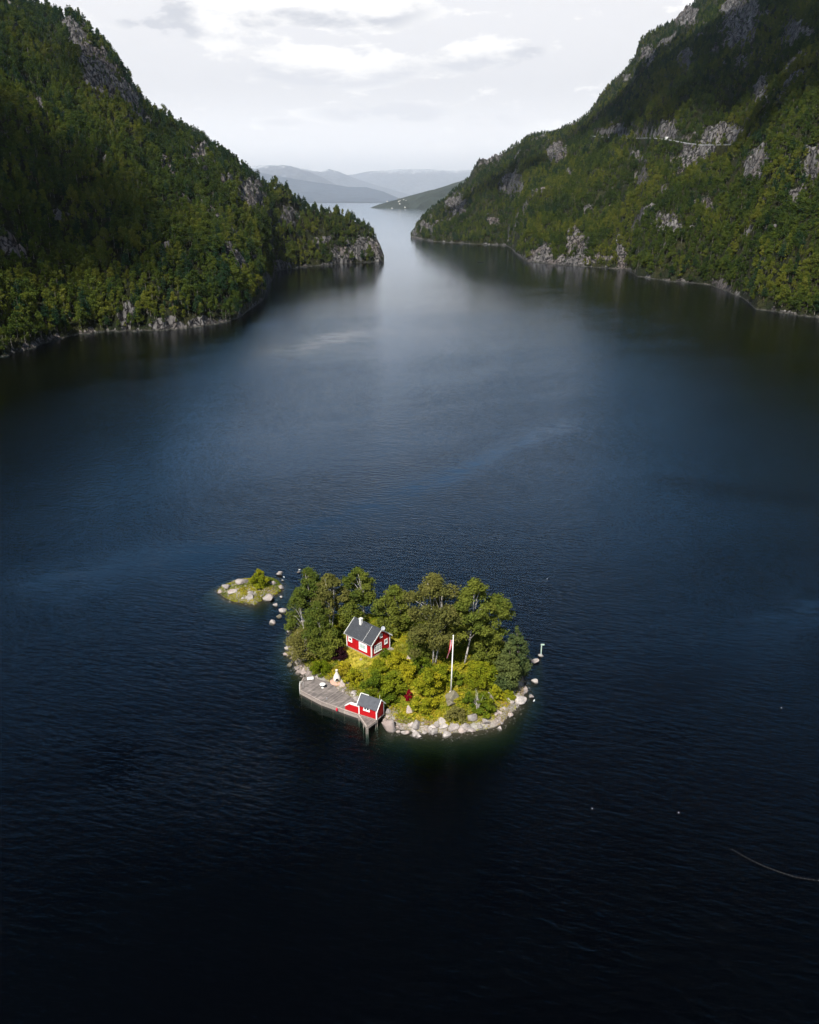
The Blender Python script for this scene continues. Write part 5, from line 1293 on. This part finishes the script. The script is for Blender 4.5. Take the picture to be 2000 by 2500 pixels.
o0 = gp(*fl[0]); pw = [gp(*q) - o0 for q in fl]
mb = MB(); mb.tube([(q.x, q.y, -.003) for q in pw], .008, 4); mb.build('rope', M['tyre'], fr_)
for a, b in zip(pw[:-1], pw[1:]):
    for k in range(3):
        q = a.lerp(b, k / 3); mb = MB(); mb.lathe((q.x, q.y, -.04), [(.02, .02), (.04, .04), (.04, .07), (.02, .09)], 6); mb.build('float', M['stone'], fr_)

# ------------------------------------------------------------------ road, van, far boat and village
RP = HR['road']; dense = []
for (a, b) in zip(RP[:-1], RP[1:]):
    for k in range(6): dense.append(a + (b - a) * k / 6)
dense.append(RP[-1]); dense = np.array(dense)
mb = MB(); T_ = np.gradient(dense, axis=0); Nn = np.stack([-T_[:, 1], T_[:, 0]], 1); Nn /= np.linalg.norm(Nn, axis=1)[:, None]
v = [(p[0] + s * n[0] * 3.2, p[1] + s * n[1] * 3.2, p[2] + dz) for p, n in zip(dense, Nn) for s, dz in ((-1, -1.5), (-1, .1), (1, .1), (1, -1.5))]
f = [(4 * i + j, 4 * i + j + 1, 4 * i + j + 5, 4 * i + j + 4) for i in range(len(dense) - 1) for j in range(3)]
mb.poly(v, f); mb.build('road', M['asphalt'], kind='structure')
side = -1 if (Nn[:, 1].mean() > 0) else 1
gr = empty('guard_rail', (0, 0, 0), 0, label='long pale guard rail along the hillside road', cat='guard rail')
ed = [Vector((p[0] + side * n[0] * 3.0, p[1] + side * n[1] * 3.0, p[2] + .1)) for p, n in zip(dense, Nn)]
mb = MB()
for a, b in zip(ed[:-1], ed[1:]): mb.bar(a + Vector((0, 0, .65)), b + Vector((0, 0, .65)), .08, .30)
mb.build('rail', M['metal'], gr)
for q in ed[::3]: mb = MB(); mb.box((q.x - .08, q.y - .08, q.z), (q.x + .08, q.y + .08, q.z + .6)); mb.build('post', M['metal'], gr)
D_ = [abs(project(*p)[0] - 1627) for p in dense]; i = int(np.argmin(D_)); p = dense[i]; tg = T_[i]; rz = math.atan2(tg[1], tg[0])
van = empty('camper_van', (p[0], p[1], p[2] + .1), rz, label='white camper van driving along the hillside road', cat='van')
mb = MB(); prof = [(-3.6, .5), (3.3, .5), (3.6, .9), (3.5, 1.4), (2.7, 1.75), (2.5, 2.5), (3.0, 2.75), (2.6, 3.15), (-3.5, 3.15), (-3.65, 2.9)]
n = len(prof); mb.poly([(x, -1.15, z) for x, z in prof] + [(x, 1.15, z) for x, z in prof], [tuple(range(n)), tuple(range(2 * n - 1, n - 1, -1))] + [(i_, i_ + n, (i_ + 1) % n + n, (i_ + 1) % n) for i_ in range(n)]); mb.build('body', M['white'], van)
for x in (-2.2, 2.3):
    for s in (-1, 1): mb = MB(); mb.tube([(x, s * 1.0, .42), (x, s * 1.2, .42)], .42, 14); mb.build('wheel', M['tyre'], van)
for s in (-1, 1):
    mb = MB(); mb.box((-1.8, s * 1.152, 1.7), (-.4, s * 1.17, 2.3)); mb.build('window', M['glass'], van)
    mb = MB(); mb.box((1.6, s * 1.152, 1.5), (2.5, s * 1.17, 2.15)); mb.build('window', M['glass'], van)

p = gp(1174, 640); e = empty('boat', p, R(4), label='low dark boat on the water in front of the right hand cliffs', cat='boat')
mb = MB(); st = [(-4.6, .9, .5), (-2, 1.15, .45), (1.5, 1.1, .5), (4, .45, .7), (4.9, .03, .9)]
v = []
for x, hw, z in st: v += [(x, -hw, z), (x, -hw * .6, -.2), (x, hw * .6, -.2), (x, hw, z), (x, hw * .85, z - .02), (x, hw * .5, .05), (x, -hw * .5, .05), (x, -hw * .85, z - .02)]
f = [(8 * i_ + j, 8 * i_ + (j + 1) % 8, 8 * i_ + 8 + (j + 1) % 8, 8 * i_ + 8 + j) for i_ in range(4) for j in range(8)] + [tuple(range(7, -1, -1)), tuple(range(32, 40))]
mb.poly(v, f); mb.build('hull', M['boat'], e)
for x in (-2.5, 0, 2): mb = MB(); mb.box((x - .2, -.75, .28), (x + .2, .75, .33)); mb.build('thwart', M['fascia'], e)
mb = MB(); mb.box((-5.0, -.2, .1), (-4.65, .2, 1.0)); mb.build('outboard', M['tyre'], e)

FX, FY, FZ = FH; fpx, fpy = project(FX, FY, FZ); rv = random.Random(5); hw_me = None
for k in range(16):
    tx = rv.gauss(975, 24); ty = rv.gauss(497, 6) - max(0, tx - 960) * .12; d = (fpx - tx) ** 2 + (fpy - ty) ** 2; q = np.unravel_index(np.argmin(d), d.shape)
    X_, Y_, Z_ = FX[q], FY[q], FZ[q]; s = rv.uniform(.6, 1.15)
    e = empty('house', (X_, Y_, Z_ - 1), rv.random() * 3.1, label='tiny white house of the distant village on the far headland', cat='house', group='houses of the distant village'); e.scale = (s, s, s)
    if hw_me is None:
        b_ = gable_body(9, 13, 6, 10, 0).build('wall', M['grill'], e); hw_me = b_.data
        r_ = roof_slope(9, 13, 6, 10, -1, .5, .5, .3).build('roof', M['felt'], e); r2 = roof_slope(9, 13, 6, 10, 1, .5, .5, .3).build('roof', M['felt'], e); rm = (r_.data, r2.data)
    else:
        obj('wall', hw_me, e); obj('roof', rm[0], e); obj('roof', rm[1], e)

# loose stones too many to count, between the boulders of the shore
def pebbles(poly, n, lo, hi, seed, label):
    r = np.random.default_rng(seed); bm_v = np.array([v.co[:] for v in BS[0].vertices]); bm_f = np.array([p.vertices[:] for p in BS[0].polygons])
    pos_, k = [], 0
    i = r.integers(0, len(poly), n * 2); c = poly.mean(0); p = poly[i]; q = p - c; q /= np.linalg.norm(q, axis=1)[:, None]; p = p - q * r.uniform(lo, hi, len(p))[:, None] + r.normal(size=p.shape) * .3
    p = p[sdist(DOCK, p[:, 0], p[:, 1]) < -.2][:n]; z = isl_h(p[:, 0], p[:, 1]); a = .07 + .24 * r.random(len(p)) ** 2
    an = r.random(len(p)) * 6.283; V = []
    for (x, y), zz, s, t in zip(p, z, a, an):
        ca, sa = math.cos(t), math.sin(t); w = bm_v * (s, s * .8, s * .6); V.append(np.stack([x + w[:, 0] * ca - w[:, 1] * sa, y + w[:, 0] * sa + w[:, 1] * ca, max(zz, -.1) + w[:, 2]], 1))
    nv = len(bm_v); F = np.concatenate([bm_f + nv * j for j in range(len(V))])
    obj('shore_stones', mesh_np('shore_stones', np.concatenate(V), F, M['boulder'], True), kind='stuff', label=label, cat='stones')
pebbles(ISL_P, 1500, -.6, 2.0, 5, 'loose small stones along the island shore')
pebbles(ISLT_P, 420, -.4, 2.4, 6, 'loose small stones on the islet')
